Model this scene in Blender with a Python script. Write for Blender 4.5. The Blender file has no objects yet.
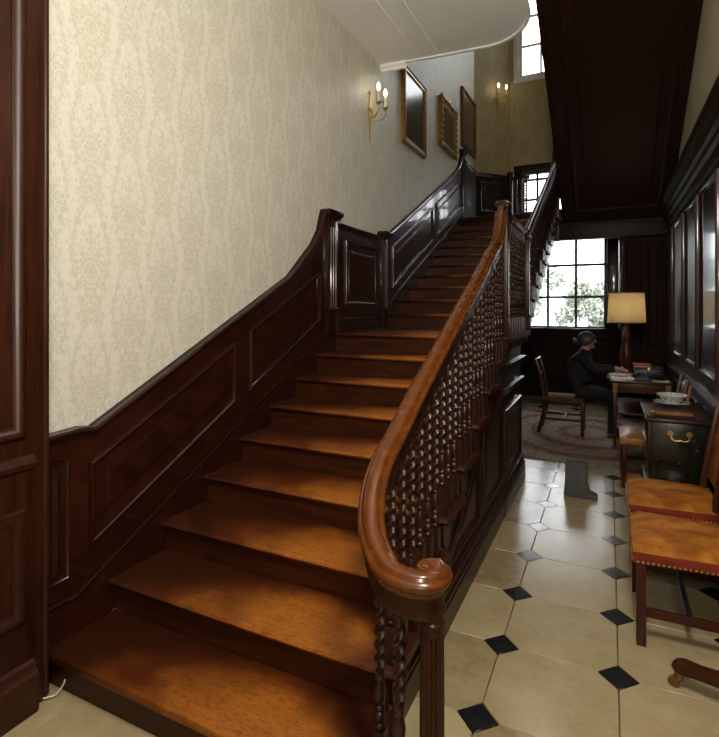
import bpy, bmesh, math, random
from mathutils import Vector, Matrix
random.seed(7)
PI = math.pi
S = bpy.context.scene
COL = S.collection
# ------------------------------------------------------------------ camera
FPX, HZ, CXP, VPX, CH = 513.0, 308.0, 359.5, 609.0, 1.57
YAW = math.atan((VPX - CXP) / FPX)
cd = bpy.data.cameras.new('camera'); cam = bpy.data.objects.new('camera', cd); COL.objects.link(cam)
cam.location = (0, 0, CH); cam.rotation_euler = (PI / 2, 0, YAW)
cd.sensor_fit = 'HORIZONTAL'; cd.sensor_width = 36; cd.lens = FPX / 719 * 36
cd.shift_y = -(368.5 - HZ) / 719; cd.clip_start = .02; cd.clip_end = 300
S.camera = cam
FW = Vector((-math.sin(YAW), math.cos(YAW), 0)); RT = Vector((math.cos(YAW), math.sin(YAW), 0)); CP = Vector((0, 0, CH))
def ray(u, v): return FW + RT * ((u - CXP) / FPX) + Vector((0, 0, -(v - HZ) / FPX))
def onX(u, v, X): r = ray(u, v); return CP + r * (X / r.x)
def onY(u, v, Y): r = ray(u, v); return CP + r * (Y / r.y)
def onZ(u, v, Z): r = ray(u, v); return CP + r * ((Z - CH) / r.z)
# ------------------------------------------------------------------ world, lights, exposure
S.view_settings.view_transform = 'Standard'; S.view_settings.look = 'None'
S.view_settings.gamma = 1; S.view_settings.use_curve_mapping = False
S.view_settings.exposure = 0.0
W = bpy.data.worlds.new('overcast_sky'); S.world = W; W.use_nodes = True
bg = W.node_tree.nodes['Background']; bg.inputs[0].default_value = (.93, .97, 1, 1); bg.inputs[1].default_value = 6.5
def area(name, loc, rot, sx, sy, power, col=(1, 1, 1), portal=False):
    l = bpy.data.lights.new(name, 'AREA'); l.shape = 'RECTANGLE'; l.size = sx; l.size_y = sy; l.energy = power; l.color = col
    o = bpy.data.objects.new(name, l); COL.objects.link(o); o.location = loc; o.rotation_euler = rot
    if portal: l.cycles.is_portal = True
    return o
# two added lamps out of view by the camera: front fill and key light
l2 = bpy.data.lights.new('front_fill_light', 'POINT'); l2.energy = 95; l2.color = (1, .92, .80); l2.shadow_soft_size = .15
lo2 = bpy.data.objects.new('front_fill_light', l2); COL.objects.link(lo2); lo2.location = (.3, -.5, 2.1)
ll = bpy.data.lights.new('front_key_light', 'POINT'); ll.energy = 190; ll.color = (1, .94, .84); ll.shadow_soft_size = .22
lo = bpy.data.objects.new('front_key_light', ll); COL.objects.link(lo); lo.location = (.05, .8, 2.8)
# portals on the garden windows
area('portal_desk_window', (-.72, 9.82, 2.0), (-PI / 2, 0, 0), 1.5, 1.7, 1, portal=True)
area('portal_stair_window', (-.35, 9.82, 6.85), (-PI / 2, 0, 0), 2.0, 2.2, 1, portal=True)
area('portal_landing_window', (-1.0, 9.82, 3.65), (-PI / 2, 0, 0), .9, .9, 1, portal=True)

# ------------------------------------------------------------------ materials
MAT = {}
class NT:
    def __init__(s, name):
        m = bpy.data.materials.new(name); m.use_nodes = True; s.m = m; s.t = m.node_tree
        s.p = s.t.nodes['Principled BSDF']; MAT[name] = m
    def n(s, typ, **k):
        x = s.t.nodes.new(typ)
        for a, b in k.items(): setattr(x, a, b)
        return x
    def put(s, sock, v):
        if hasattr(v, 'links') or isinstance(v, bpy.types.NodeSocket): s.t.links.new(v, sock)
        else: sock.default_value = v
    def M(s, op, a, b=0.0, c=0.0):
        x = s.n('ShaderNodeMath', operation=op); s.put(x.inputs[0], a); s.put(x.inputs[1], b); s.put(x.inputs[2], c); return x.outputs[0]
    def coord(s): return s.n('ShaderNodeTexCoord').outputs['Object']
    def mapv(s, v, scale=(1, 1, 1), loc=(0, 0, 0)):
        x = s.n('ShaderNodeMapping'); s.t.links.new(v, x.inputs[0]); x.inputs['Scale'].default_value = scale; x.inputs['Location'].default_value = loc; return x.outputs[0]
    def noise(s, v, scale=5, detail=4, rough=.55, dist=0):
        x = s.n('ShaderNodeTexNoise'); s.t.links.new(v, x.inputs['Vector']); x.inputs['Scale'].default_value = scale; x.inputs['Detail'].default_value = detail
        x.inputs['Roughness'].default_value = rough; x.inputs['Distortion'].default_value = dist; return x.outputs[0]
    def ramp(s, f, stops):
        x = s.n('ShaderNodeValToRGB'); s.t.links.new(f, x.inputs[0]); e = x.color_ramp.elements
        while len(e) < len(stops): e.new(.5)
        for i, (p, c) in enumerate(stops): e[i].position = p; e[i].color = (*c, 1)
        return x.outputs[0]
    def mix(s, f, a, b, mode='MIX'):
        x = s.n('ShaderNodeMix', data_type='RGBA', blend_type=mode); s.put(x.inputs[0], f)
        s.put(x.inputs[6], (*a, 1) if isinstance(a, tuple) else a); s.put(x.inputs[7], (*b, 1) if isinstance(b, tuple) else b); return x.outputs[2]
    def sep(s, v):
        x = s.n('ShaderNodeSeparateXYZ'); s.t.links.new(v, x.inputs[0]); return x.outputs
    def col(s, v): s.put(s.p.inputs['Base Color'], (*v, 1) if isinstance(v, tuple) else v)
    def set(s, **k):
        for a, b in k.items(): s.put(s.p.inputs[a.replace('_', ' ')], b)
    def bump(s, h, strength=.2, dist=.01):
        x = s.n('ShaderNodeBump'); x.inputs['Strength'].default_value = strength; x.inputs['Distance'].default_value = dist
        s.t.links.new(h, x.inputs['Height']); s.t.links.new(x.outputs[0], s.p.inputs['Normal'])
def wood(name, dark, light, rough=.3, scale=(14, 1.5, 14), coat=.0, bump=.08, spec=.25, croug=.12):
    t = NT(name); c = t.coord(); g = t.noise(t.mapv(c, scale), 3, 6, .6, .6); w = t.noise(c, 2.3, 3)
    f = t.M('MULTIPLY_ADD', g, .75, t.M('MULTIPLY', w, .3))
    t.col(t.ramp(f, [(.32, dark), (.72, light)])); r = t.M('MULTIPLY_ADD', g, .2, rough - .1)
    t.set(Roughness=r, Specular_IOR_Level=spec, Coat_Weight=coat, Coat_Roughness=croug); t.bump(g, bump, .004)
def plain(name, c, rough=.5, metal=0, var=.25, scale=12, **k):
    t = NT(name); n = t.noise(t.coord(), scale, 4)
    t.col(t.ramp(n, [(.3, tuple(x * (1 - var) for x in c)), (.7, tuple(min(1, x * (1 + var)) for x in c))])); t.set(Roughness=rough, Metallic=metal, **k)
wood('mahogany', (.010, .0020, .0008), (.034, .0066, .0020), .40, (14, 2, 2), coat=.55, croug=.07)
wood('mahogany_vertical', (.009, .0020, .0008), (.030, .0064, .0022), .40, (14, 14, 1.5), coat=.6, croug=.09)
wood('mahogany_side', (.010, .0026, .0013), (.030, .0080, .0030), .40, (14, 2, 2), coat=.22, croug=.10)
wood('mahogany_matte', (.008, .0022, .0011), (.026, .0072, .0032), .6, (14, 14, 1.5), spec=.12)
wood('baluster_wood', (.012, .0030, .0014), (.034, .0085, .0032), .36, (10, 10, 10), bump=.02, spec=.5)
wood('soffit_wood', (.010, .0030, .0015), (.026, .0085, .0042), .5, (14, 1.6, 6))
wood('rail_wood', (.062, .016, .003), (.125, .036, .006), .26, (9, 3, 9), coat=.25)
wood('newel_wood', (.014, .0036, .0016), (.040, .0110, .0040), .32, (16, 16, 2))
wood('desk_wood', (.030, .009, .004), (.085, .028, .010), .35, (3, 12, 12))
wood('chair_wood', (.026, .0058, .0024), (.066, .0160, .0056), .33, (14, 14, 3))
wood('inlay_wood', (.16, .075, .028), (.28, .14, .055), .4, (12, 12, 4))
wood('tan_wood', (.10, .045, .014), (.24, .12, .04), .45, (3, 12, 12))
wood('painted_door_wood', (.016, .0045, .0022), (.050, .0145, .0062), .36, (16, 16, 1.2))
# treads: polish worn to lighter wood along the walking line
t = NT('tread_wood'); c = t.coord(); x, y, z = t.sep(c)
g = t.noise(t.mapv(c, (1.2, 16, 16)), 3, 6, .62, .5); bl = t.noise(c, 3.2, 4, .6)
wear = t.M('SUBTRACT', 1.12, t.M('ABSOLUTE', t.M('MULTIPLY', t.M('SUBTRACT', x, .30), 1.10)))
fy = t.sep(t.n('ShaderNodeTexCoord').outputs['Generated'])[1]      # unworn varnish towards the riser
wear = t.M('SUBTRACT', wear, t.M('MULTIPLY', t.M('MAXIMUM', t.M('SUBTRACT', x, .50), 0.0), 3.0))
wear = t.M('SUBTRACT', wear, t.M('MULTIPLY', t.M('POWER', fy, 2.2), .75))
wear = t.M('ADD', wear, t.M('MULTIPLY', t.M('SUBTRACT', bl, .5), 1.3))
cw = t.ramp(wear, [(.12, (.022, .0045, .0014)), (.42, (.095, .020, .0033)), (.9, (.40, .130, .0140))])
fg = t.noise(t.mapv(c, (8, 60, 60)), 3, 4, .7); fs_ = t.noise(c, 55, 3, .6)
cw = t.mix(t.M('MULTIPLY', t.M('GREATER_THAN', t.M('ADD', fg, t.M('MULTIPLY', fs_, .4)), .76), .45), cw, (.045, .010, .0025))
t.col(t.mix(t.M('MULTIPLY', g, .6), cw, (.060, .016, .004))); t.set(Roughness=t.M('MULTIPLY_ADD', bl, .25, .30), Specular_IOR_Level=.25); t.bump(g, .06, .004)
wood('riser_wood', (.016, .0038, .0013), (.062, .0165, .0045), .36, (1.5, 14, 14))
# limestone, slate
t = NT('limestone'); c = t.coord(); oi = t.n('ShaderNodeObjectInfo').outputs['Random']
v = t.n('ShaderNodeVectorMath', operation='ADD'); t.t.links.new(c, v.inputs[0])
cmb = t.n('ShaderNodeCombineXYZ'); t.put(cmb.inputs[0], t.M('MULTIPLY', oi, 37)); t.put(cmb.inputs[1], t.M('MULTIPLY', oi, 91)); t.t.links.new(cmb.outputs[0], v.inputs[1]); vv = v.outputs[0]
n1 = t.noise(vv, 5, 6, .65); n2 = t.noise(vv, 28, 4, .6)
f = t.M('ADD', t.M('MULTIPLY_ADD', n1, .6, t.M('MULTIPLY', n2, .25)), t.M('MULTIPLY', t.M('SUBTRACT', oi, .5), .28))
t.col(t.ramp(f, [(.2, (.20, .145, .068)), (.42, (.34, .265, .14)), (.65, (.43, .35, .205))])); t.set(Roughness=t.M('MULTIPLY_ADD', n2, .2, .12)); t.bump(n2, .05, .003)
plain('slate', (.012, .012, .013), .16, var=.4)
plain('grout', (.10, .075, .045), .8)
# damask wallpaper (pattern printed flat on the paper)
def damask(name, base, motif, A=1, rough=.5):
    t = NT(name); c = t.coord(); xyz = t.sep(c); s = xyz[A]; z = xyz[2]
    Wd, H = .42, .56
    su = t.M('DIVIDE', s, Wd / 2); colm = t.M('FLOOR', su)
    p = t.M('SUBTRACT', t.M('FRACT', su), .5)
    q = t.M('SUBTRACT', t.M('FRACT', t.M('ADD', t.M('DIVIDE', z, H), t.M('MULTIPLY', colm, .5))), .5)
    nz = t.n('ShaderNodeTexNoise'); t.t.links.new(c, nz.inputs['Vector']); nz.inputs['Scale'].default_value = 22; nz.inputs['Detail'].default_value = 2
    n = t.M('SUBTRACT', nz.outputs[0], .5)
    ap = t.M('ABSOLUTE', p)
    X = t.M('MULTIPLY', ap, Wd / 2)                       # metres from motif axis
    def palm(oy, R, lobes, amp, squash=1.0):
        Y = t.M('MULTIPLY', t.M('SUBTRACT', q, oy), H * squash)
        r = t.M('SQRT', t.M('ADD', t.M('MULTIPLY', X, X), t.M('MULTIPLY', Y, Y))); th = t.M('ARCTAN2', X, Y)
        cs = t.M('COSINE', t.M('MULTIPLY', th, lobes))
        edge = t.M('ADD', t.M('MULTIPLY_ADD', cs, amp, R), t.M('MULTIPLY', n, .030))
        inside = t.M('LESS_THAN', r, edge)
        vein = t.M('GREATER_THAN', t.M('ABSOLUTE', cs), .34)
        core = t.M('LESS_THAN', r, R * .30)
        ring = t.M('GREATER_THAN', t.M('ABSOLUTE', t.M('SUBTRACT', r, R * .42)), .0022)
        return t.M('MULTIPLY', inside, t.M('MULTIPLY', t.M('MAXIMUM', vein, core), ring))
    a = palm(.10, .088, 11, .020, .80); b = palm(-.22, .060, 7, .016, .9); d = palm(.385, .036, 5, .012)
    st = t.M('ABSOLUTE', t.M('SUBTRACT', X, t.M('MULTIPLY_ADD', t.M('SINE', t.M('MULTIPLY', q, 2 * PI)), .028, .066)))
    stem = t.M('LESS_THAN', st, t.M('MULTIPLY_ADD', t.M('SINE', t.M('MULTIPLY', z, 110)), .006, .010))
    m = t.M('MAXIMUM', t.M('MAXIMUM', a, b), t.M('MAXIMUM', d, stem))
    cb_ = t.n('ShaderNodeCombineXYZ'); t.put(cb_.inputs[0], t.M('MULTIPLY', X, 1.35)); t.put(cb_.inputs[1], t.M('MULTIPLY', q, H)); t.put(cb_.inputs[2], t.M('MULTIPLY', X, -.6))
    vo = t.n('ShaderNodeTexVoronoi'); t.t.links.new(cb_.outputs[0], vo.inputs[0]); vo.inputs['Scale'].default_value = 38
    ve = t.n('ShaderNodeTexVoronoi', feature='DISTANCE_TO_EDGE'); t.t.links.new(cb_.outputs[0], ve.inputs[0]); ve.inputs['Scale'].default_value = 38
    m = t.M('MULTIPLY', m, t.M('GREATER_THAN', ve.outputs['Distance'], .05))
    leaf = t.M('MULTIPLY', t.M('LESS_THAN', t.M('ADD', vo.outputs['Distance'], n), .40), .55)
    m = t.M('MAXIMUM', m, leaf)
    fine = t.noise(t.mapv(c, (300, 300, 60)), 1.0, 2)
    mm = t.M('MULTIPLY', m, t.M('MULTIPLY_ADD', fine, .7, .5))
    t.col(t.mix(mm, base, motif)); t.set(Roughness=rough, Specular_IOR_Level=.35)
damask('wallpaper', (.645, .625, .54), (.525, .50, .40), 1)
damask('wallpaper_shaded', (.42, .34, .175), (.30, .235, .11), 0)  # same paper in shadow: the shade is put into a darker, yellower colour
plain('plaster_white', (.86, .86, .84), .6, var=.03, scale=3)
plain('plaster_cream', (.60, .53, .38), .7, var=.06, scale=3)
plain('window_paint_dark', (.05, .042, .038), .5)
plain('window_paint_white', (.70, .70, .68), .5, var=.05)
t = NT('glass'); t.set(Roughness=0.0, Transmission_Weight=1.0, IOR=1.03); t.col((1, 1, 1))
plain('gilt', (.34, .20, .06), .38, .75, .4, 30)
plain('gilt_dark', (.16, .085, .022), .42, .5, .4, 40)
plain('brass', (.62, .42, .16), .28, .9, .15)
plain('candle_white', (.78, .74, .62), .5, var=.05)
def emit(name, c, s):
    t = NT(name); t.col(c); t.set(Emission_Color=(*c, 1), Emission_Strength=s)
emit('bulb_glow', (1, .82, .52), 14)
t = NT('canvas_dark'); c = t.coord(); n = t.noise(c, 5, 5, .6); t.col(t.ramp(n, [(.3, (.010, .010, .010)), (.55, (.035, .030, .026)), (.75, (.11, .095, .08))])); t.set(Roughness=.16)
t = NT('canvas_brown'); c = t.coord(); n = t.noise(c, 9, 5, .6); t.col(t.ramp(n, [(.3, (.020, .010, .005)), (.55, (.06, .032, .015)), (.75, (.17, .10, .05))])); t.set(Roughness=.25)
t = NT('canvas_maroon'); c = t.coord(); n = t.noise(c, 4, 5, .6); t.col(t.ramp(n, [(.3, (.060, .024, .020)), (.7, (.16, .070, .055))])); t.set(Roughness=.2)
t = NT('velvet_orange'); c = t.coord(); n = t.noise(c, 7, 5, .62, .8); t.col(t.ramp(n, [(.28, (.15, .040, .005)), (.52, (.34, .115, .014)), (.75, (.52, .22, .035))])); t.set(Roughness=.8, Specular_IOR_Level=.2); t.bump(t.noise(c, 90, 2), .15, .002)
plain('velvet_red', (.16, .022, .009), .8, var=.35, Specular_IOR_Level=.2)
plain('leather_tan', (.34, .125, .028), .4, var=.3)
plain('seat_leather', (.085, .034, .013), .85, var=.3, Specular_IOR_Level=.08)
plain('steel_dark', (.03, .03, .032), .4, .6)
plain('navy_cloth', (.0035, .0038, .006), .85, var=.4)
plain('navy_leather', (.008, .011, .022), .4, var=.3)
plain('skin', (.40, .22, .15), .5, var=.08)
t = NT('grey_hair'); c = t.coord(); n = t.noise(t.mapv(c, (60, 60, 12)), 2, 3); t.col(t.ramp(n, [(.3, (.012, .010, .010)), (.7, (.07, .06, .055))])); t.set(Roughness=.5)
t = NT('lamp_shade'); t.col((.62, .53, .36)); t.set(Roughness=.8, Transmission_Weight=0.0, Subsurface_Weight=0.0)
tr = t.n('ShaderNodeBsdfTranslucent'); tr.inputs[0].default_value = (.78, .68, .48, 1); mx = t.n('ShaderNodeMixShader'); mx.inputs[0].default_value = .5
t.t.links.new(t.p.outputs[0], mx.inputs[1]); t.t.links.new(tr.outputs[0], mx.inputs[2]); t.t.links.new(mx.outputs[0], t.t.nodes['Material Output'].inputs[0])
plain('paper', (.80, .79, .75), .7, var=.03)
plain('red_cover', (.42, .02, .02), .5, var=.15)
t = NT('lacquer'); c = t.coord(); n = t.noise(c, 6, 5, .6); n2 = t.noise(c, 19, 3, .6)
t.col(t.mix(t.M('GREATER_THAN', n2, .66), t.ramp(n, [(.3, (.005, .0055, .003)), (.7, (.014, .014, .008))]), (.06, .04, .018))); t.set(Roughness=.22, Coat_Weight=.3)
t = NT('porcelain_pattern'); c = t.coord(); vo = t.n('ShaderNodeTexVoronoi'); t.t.links.new(c, vo.inputs[0]); vo.inputs['Scale'].default_value = 60
t.col(t.ramp(vo.outputs['Distance'], [(.30, (.16, .20, .26)), (.42, (.62, .62, .58))])); t.set(Roughness=.2)
plain('rug_fringe', (.36, .30, .22), .9)
t = NT('rug_pattern'); c = t.coord(); x, y, z = t.sep(c)
xs = t.M('DIVIDE', x, 1.0); ys = t.M('DIVIDE', y, 1.25)
r = t.M('SQRT', t.M('ADD', t.M('MULTIPLY', xs, xs), t.M('MULTIPLY', ys, ys)))
vo = t.n('ShaderNodeTexVoronoi'); t.t.links.new(c, vo.inputs[0]); vo.inputs['Scale'].default_value = 13; n = t.noise(c, 26, 4, .6)
bands = t.M('SINE', t.M('MULTIPLY', t.M('ADD', r, t.M('MULTIPLY', n, .26)), 19.0))
base = t.ramp(t.M('MULTIPLY_ADD', bands, .5, .5), [(.25, (.26, .21, .145)), (.55, (.31, .25, .18)), (.72, (.15, .008, .022))])
spot = t.ramp(vo.outputs['Distance'], [(.25, (.10, .012, .025)), (.4, (.36, .29, .21))])
t.col(t.mix(t.M('MULTIPLY_ADD', n, .7, .0), base, spot)); t.set(Roughness=.95); t.bump(t.noise(c, 200, 2), .3, .004)
plain('strand_white', (.7, .7, .66), .5)
plain('grey_felt', (.075, .075, .072), .8, var=.2)
plain('rubber', (.02, .02, .02), .6)
t = NT('leaves'); n = t.noise(t.coord(), 1.5, 4); t.col(t.ramp(n, [(.3, (.24, .26, .21)), (.7, (.36, .38, .32))])); t.set(Roughness=.8)
plain('bark', (.12, .09, .06), .9)
plain('lawn', (.15, .165, .115), .95, scale=2)

# ------------------------------------------------------------------ mesh helpers
ORG = {}
def tag(o, label=None, cat=None, group=None, kind=None):
    if label: o['label'] = label
    if cat: o['category'] = cat
    if group: o['group'] = group
    if kind: o['kind'] = kind
    return o
def thing(name, loc, label, cat, rz=0, group=None, kind=None):
    o = bpy.data.objects.new(name, None); COL.objects.link(o); o.location = loc; o.rotation_euler = (0, 0, rz); o.empty_display_size = .1
    ORG[o.name] = Vector(loc); return tag(o, label, cat, group, kind)
def inst(name, me, parent=None, loc=(0, 0, 0), rot=(0, 0, 0), scale=None, local=False):
    o = bpy.data.objects.new(name, me); COL.objects.link(o); L = Vector(loc)
    if parent is not None:
        o.parent = parent
        if not local: L = L - ORG[parent.name]
    o.location = L; o.rotation_euler = rot
    if scale: o.scale = scale
    ORG[o.name] = Vector(loc); return o
class MB:
    def __init__(s): s.v = []; s.f = []; s.mi = []; s.cur = 0
    def add(s, vs, fs):
        o = len(s.v); s.v += [tuple(x) for x in vs]; s.f += [tuple(i + o for i in f) for f in fs]; s.mi += [s.cur] * len(fs); return s
    def box(s, x0, x1, y0, y1, z0, z1):
        return s.add([(x, y, z) for x in (x0, x1) for y in (y0, y1) for z in (z0, z1)],
                     [(0, 1, 3, 2), (4, 6, 7, 5), (0, 4, 5, 1), (2, 3, 7, 6), (0, 2, 6, 4), (1, 5, 7, 3)])
    def prism(s, poly, d0, d1, fn):
        """poly of (a,b) extruded between d0 and d1; fn(a,b,d) -> xyz"""
        n = len(poly); vs = [fn(a, b, d0) for a, b in poly] + [fn(a, b, d1) for a, b in poly]
        return s.add(vs, [tuple(range(n))[::-1], tuple(range(n, 2 * n))] + [(i, (i + 1) % n, n + (i + 1) % n, n + i) for i in range(n)])
    def lathe(s, prof, n=20, c=(0, 0, 0), axis='z', rfun=None):
        vs = []; m = len(prof)
        for (r, h) in prof:
            for k in range(n):
                a = 2 * PI * k / n; rr = r * (rfun(a, h) if rfun else 1)
                p = (rr * math.cos(a), rr * math.sin(a), h)
                if axis == 'x': p = (p[2], p[0], p[1])
                if axis == 'y': p = (p[1], p[2], p[0])
                vs.append((c[0] + p[0], c[1] + p[1], c[2] + p[2]))
        fs = [(i * n + k, i * n + (k + 1) % n, (i + 1) * n + (k + 1) % n, (i + 1) * n + k) for i in range(m - 1) for k in range(n)]
        fs += [tuple(range(n))[::-1], tuple(range((m - 1) * n, m * n))]
        return s.add(vs, fs)
    def tube(s, path, rad, n=8, cap=True):
        path = [Vector(p) for p in path]; m = len(path); vs = []; ref = Vector((0, 0, 1))
        rs = rad if isinstance(rad, (list, tuple)) else [rad] * m
        T0 = (path[1] - path[0]).normalized()
        if abs(T0.z) > .9: ref = Vector((1, 0, 0))
        U = T0.cross(ref).normalized()
        for i, p in enumerate(path):
            T = (path[min(i + 1, m - 1)] - path[max(i - 1, 0)]).normalized()
            U = (U - T * U.dot(T)).normalized(); V = T.cross(U)
            for k in range(n):
                a = 2 * PI * k / n; vs.append(p + (U * math.cos(a) + V * math.sin(a)) * rs[i])
        fs = [(i * n + k, i * n + (k + 1) % n, (i + 1) * n + (k + 1) % n, (i + 1) * n + k) for i in range(m - 1) for k in range(n)]
        if cap: fs += [tuple(range(n))[::-1], tuple(range((m - 1) * n, m * n))]
        return s.add(vs, fs)
    def sweep(s, prof, path, side=None, closed=False):
        """profile (a sideways, b up) along path, mitred; side None -> horizontal right-hand side"""
        P = [Vector(p) for p in path]; m = len(P); n = len(prof); vs = []; Z = Vector((0, 0, 1)); last = Vector((1, 0, 0))
        for i in range(m):
            if closed: t0 = (P[i] - P[i - 1]).normalized(); t1 = (P[(i + 1) % m] - P[i]).normalized()
            else:
                t0 = (P[i] - P[max(i - 1, 0)]); t1 = (P[min(i + 1, m - 1)] - P[i])
                if t0.length < 1e-9: t0 = t1
                if t1.length < 1e-9: t1 = t0
                t0 = t0.normalized(); t1 = t1.normalized()
            T = (t0 + t1).normalized(); k = 1 / max(.35, T.dot(t1))
            if side is not None: sd = Vector(side); up = sd.cross(T).normalized() * k
            else:
                sd = T.cross(Z)
                sd = last if sd.length < .2 else sd.normalized(); last = sd
                up = sd.cross(T).normalized()
                h0 = Vector((t0.x, t0.y, 0)); h1 = Vector((t1.x, t1.y, 0))
                if h0.length > .2 and h1.length > .2:
                    hb = (h0.normalized() + h1.normalized()).normalized(); sd = sd / max(.35, hb.dot(h1.normalized()))
            for a, b in prof: vs.append(P[i] + sd * a + up * b)
        segs = m if closed else m - 1
        fs = [(i * n + k, i * n + (k + 1) % n, ((i + 1) % m) * n + (k + 1) % n, ((i + 1) % m) * n + k) for i in range(segs) for k in range(n)]
        if not closed: fs += [tuple(range(n))[::-1], tuple(range((m - 1) * n, m * n))]
        return s.add(vs, fs)
    def sphere(s, c, r, nu=14, nv=9):
        rx, ry, rz = r if isinstance(r, (tuple, list)) else (r, r, r)
        vs = [(c[0] + rx * math.sin(PI * j / nv) * math.cos(2 * PI * k / nu), c[1] + ry * math.sin(PI * j / nv) * math.sin(2 * PI * k / nu), c[2] + rz * math.cos(PI * j / nv)) for j in range(1, nv) for k in range(nu)]
        N = len(vs); vs += [(c[0], c[1], c[2] + rz), (c[0], c[1], c[2] - rz)]
        fs = [(j * nu + k, (j + 1) * nu + k, (j + 1) * nu + (k + 1) % nu, j * nu + (k + 1) % nu) for j in range(nv - 2) for k in range(nu)]
        fs += [(N, k, (k + 1) % nu) for k in range(nu)] + [(N + 1, (nv - 2) * nu + (k + 1) % nu, (nv - 2) * nu + k) for k in range(nu)]
        return s.add(vs, fs)
    def mesh(s, name, mats, bevel=0, seg=2, smooth=40, off=Vector((0, 0, 0))):
        me = bpy.data.meshes.new(name); me.from_pydata([tuple(Vector(v) - off) for v in s.v], [], s.f)
        for m in (mats if isinstance(mats, (list, tuple)) else [mats]): me.materials.append(MAT[m])
        me.polygons.foreach_set('material_index', s.mi)
        bm = bmesh.new(); bm.from_mesh(me); bmesh.ops.recalc_face_normals(bm, faces=bm.faces)
        if bevel:
            ed = [e for e in bm.edges if len(e.link_faces) == 2 and e.calc_face_angle(0) > .6]
            bmesh.ops.bevel(bm, geom=ed, offset=bevel, segments=seg, profile=.5, affect='EDGES', clamp_overlap=True)
        if smooth:
            for f in bm.faces: f.smooth = True
            for e in bm.edges:
                if len(e.link_faces) == 2 and e.calc_face_angle(0) > math.radians(smooth): e.smooth = False
        bm.to_mesh(me); bm.free(); return me
    def build(s, name, mats, parent=None, bevel=0, seg=2, smooth=40, local=False):
        if parent is None:
            me = s.mesh(name, mats, bevel, seg, smooth); o = inst(name, me)
        else:
            off = Vector((0, 0, 0)) if local else ORG[parent.name]
            me = s.mesh(name, mats, bevel, seg, smooth, off); o = bpy.data.objects.new(name, me); COL.objects.link(o); o.parent = parent
            ORG[o.name] = Vector((0, 0, 0)) if local else ORG[parent.name].copy()
        return o
def struct(o): return tag(o, kind='structure')
def spline(pts, n=8):
    P = [Vector(p) for p in pts]; out = []
    for i in range(len(P) - 1):
        a, b, c, d = P[max(i - 1, 0)], P[i], P[i + 1], P[min(i + 2, len(P) - 1)]
        for k in range(n):
            t = k / n; out.append(.5 * ((2 * b) + (c - a) * t + (2 * a - 5 * b + 4 * c - d) * t * t + (3 * b - a - 3 * c + d) * t ** 3))
    out.append(P[-1]); return out
def inset(poly, d):
    n = len(poly); A = sum(poly[i][0] * poly[(i + 1) % n][1] - poly[(i + 1) % n][0] * poly[i][1] for i in range(n)); sg = 1 if A > 0 else -1; out = []
    for i in range(n):
        p0, p1, p2 = Vector(poly[i - 1]), Vector(poly[i]), Vector(poly[(i + 1) % n])
        d0 = (p1 - p0).normalized(); d1 = (p2 - p1).normalized(); n0 = Vector((-d0.y, d0.x)) * sg; n1 = Vector((-d1.y, d1.x)) * sg
        b = (n0 + n1); b = b / max(.25, b.length_squared) * 2; out.append(tuple(p1 + b * d))
    return out
def panel(poly, fn, parent, mat, mw=.035, proud=.022, field=.05):
    """bolection moulding round a polygon and the fielded panel inside; fn(a,b,n) -> xyz with n out of the wall"""
    def rings(specs, cap):
        m = MB(); vs = []; N = len(poly)
        for d, h in specs: vs += [fn(a, b, h) for a, b in (inset(poly, d) if d else poly)]
        fs = [(i * N + k, i * N + (k + 1) % N, (i + 1) * N + (k + 1) % N, (i + 1) * N + k) for i in range(len(specs) - 1) for k in range(N)]
        if cap: fs.append(tuple(range((len(specs) - 1) * N, len(specs) * N)))
        m.add(vs, fs); return m
    rings([(0, -.002), (0, proud * .6), (mw * .18, proud), (mw * .42, proud), (mw * .6, proud * .55), (mw, proud * .35), (mw, -.002)], False).build('panel_moulding', mat, parent, smooth=50)
    rings([(mw, .003), (mw + field, .003), (mw + field, .007), (mw + field + .02, .012)], True).build('panel', mat, parent, smooth=0)

# ------------------------------------------------------------------ dimensions
XL, XR = -2.135, .74                     # wall faces
RISE, GO, Y1, Y10 = .151, .312, 1.335, 5.0
def nose(k): return (Y1 + GO * (k - 1), RISE * k) if k <= 9 else (Y10 + .313 * (k - 10), RISE * k)
def nl1(y): return RISE * (1 + (y - Y1) / GO)
def nl2(y): return RISE * (10 + (y - Y10) / .313)
XE = -.66                               # tread ends on the open side
XS = -.702                               # baluster line
YLAND = 8.13; ZLAND = 20 * RISE; YFAR = 9.62; ZTOP = 8.3

# ------------------------------------------------------------------ FLOOR
fl = struct(MB().box(-2.4, XR + .2, -2.7, YFAR + .2, -.20, -.012).build('floor', 'grout'))
PX, PY, OX, OY, HD = .489, .476, .036, 2.446, .083
g = .0018
oct_ = [(-PX/2 + HD, -PY/2 + g), (PX/2 - HD, -PY/2 + g), (PX/2 - g, -PY/2 + HD), (PX/2 - g, PY/2 - HD), (PX/2 - HD, PY/2 - g), (-PX/2 + HD, PY/2 - g), (-PX/2 + g, PY/2 - HD), (-PX/2 + g, -PY/2 + HD)]
om = MB().prism(oct_, -.02, 0, lambda a, b, d: (a, b, d)).mesh('stone_tile', 'limestone', .002, 1)
dm = MB().prism([(-HD + 2*g, 0), (0, -HD + 2*g), (HD - 2*g, 0), (0, HD - 2*g)], -.02, -.0003, lambda a, b, d: (a, b, d)).mesh('slate_tile', 'slate', .0015, 1)
for j in range(-9, 16):
    for i in range(-5, 2):
        x, y = OX + (i + .5) * PX, OY + (j + .5) * PY
        if y > YFAR or x + PX/2 > XR + .35 or x - PX / 2 < -2.45: continue
        if x < -.9 and y > 1.75: continue
        inst('stone_tile', om, fl, (x, y, 0), (0, 0, random.choice((0, PI))))
        xd, yd = OX + i * PX, OY + j * PY
        if xd > -2.0: inst('slate_tile', dm, fl, (xd, yd, 0))

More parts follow.
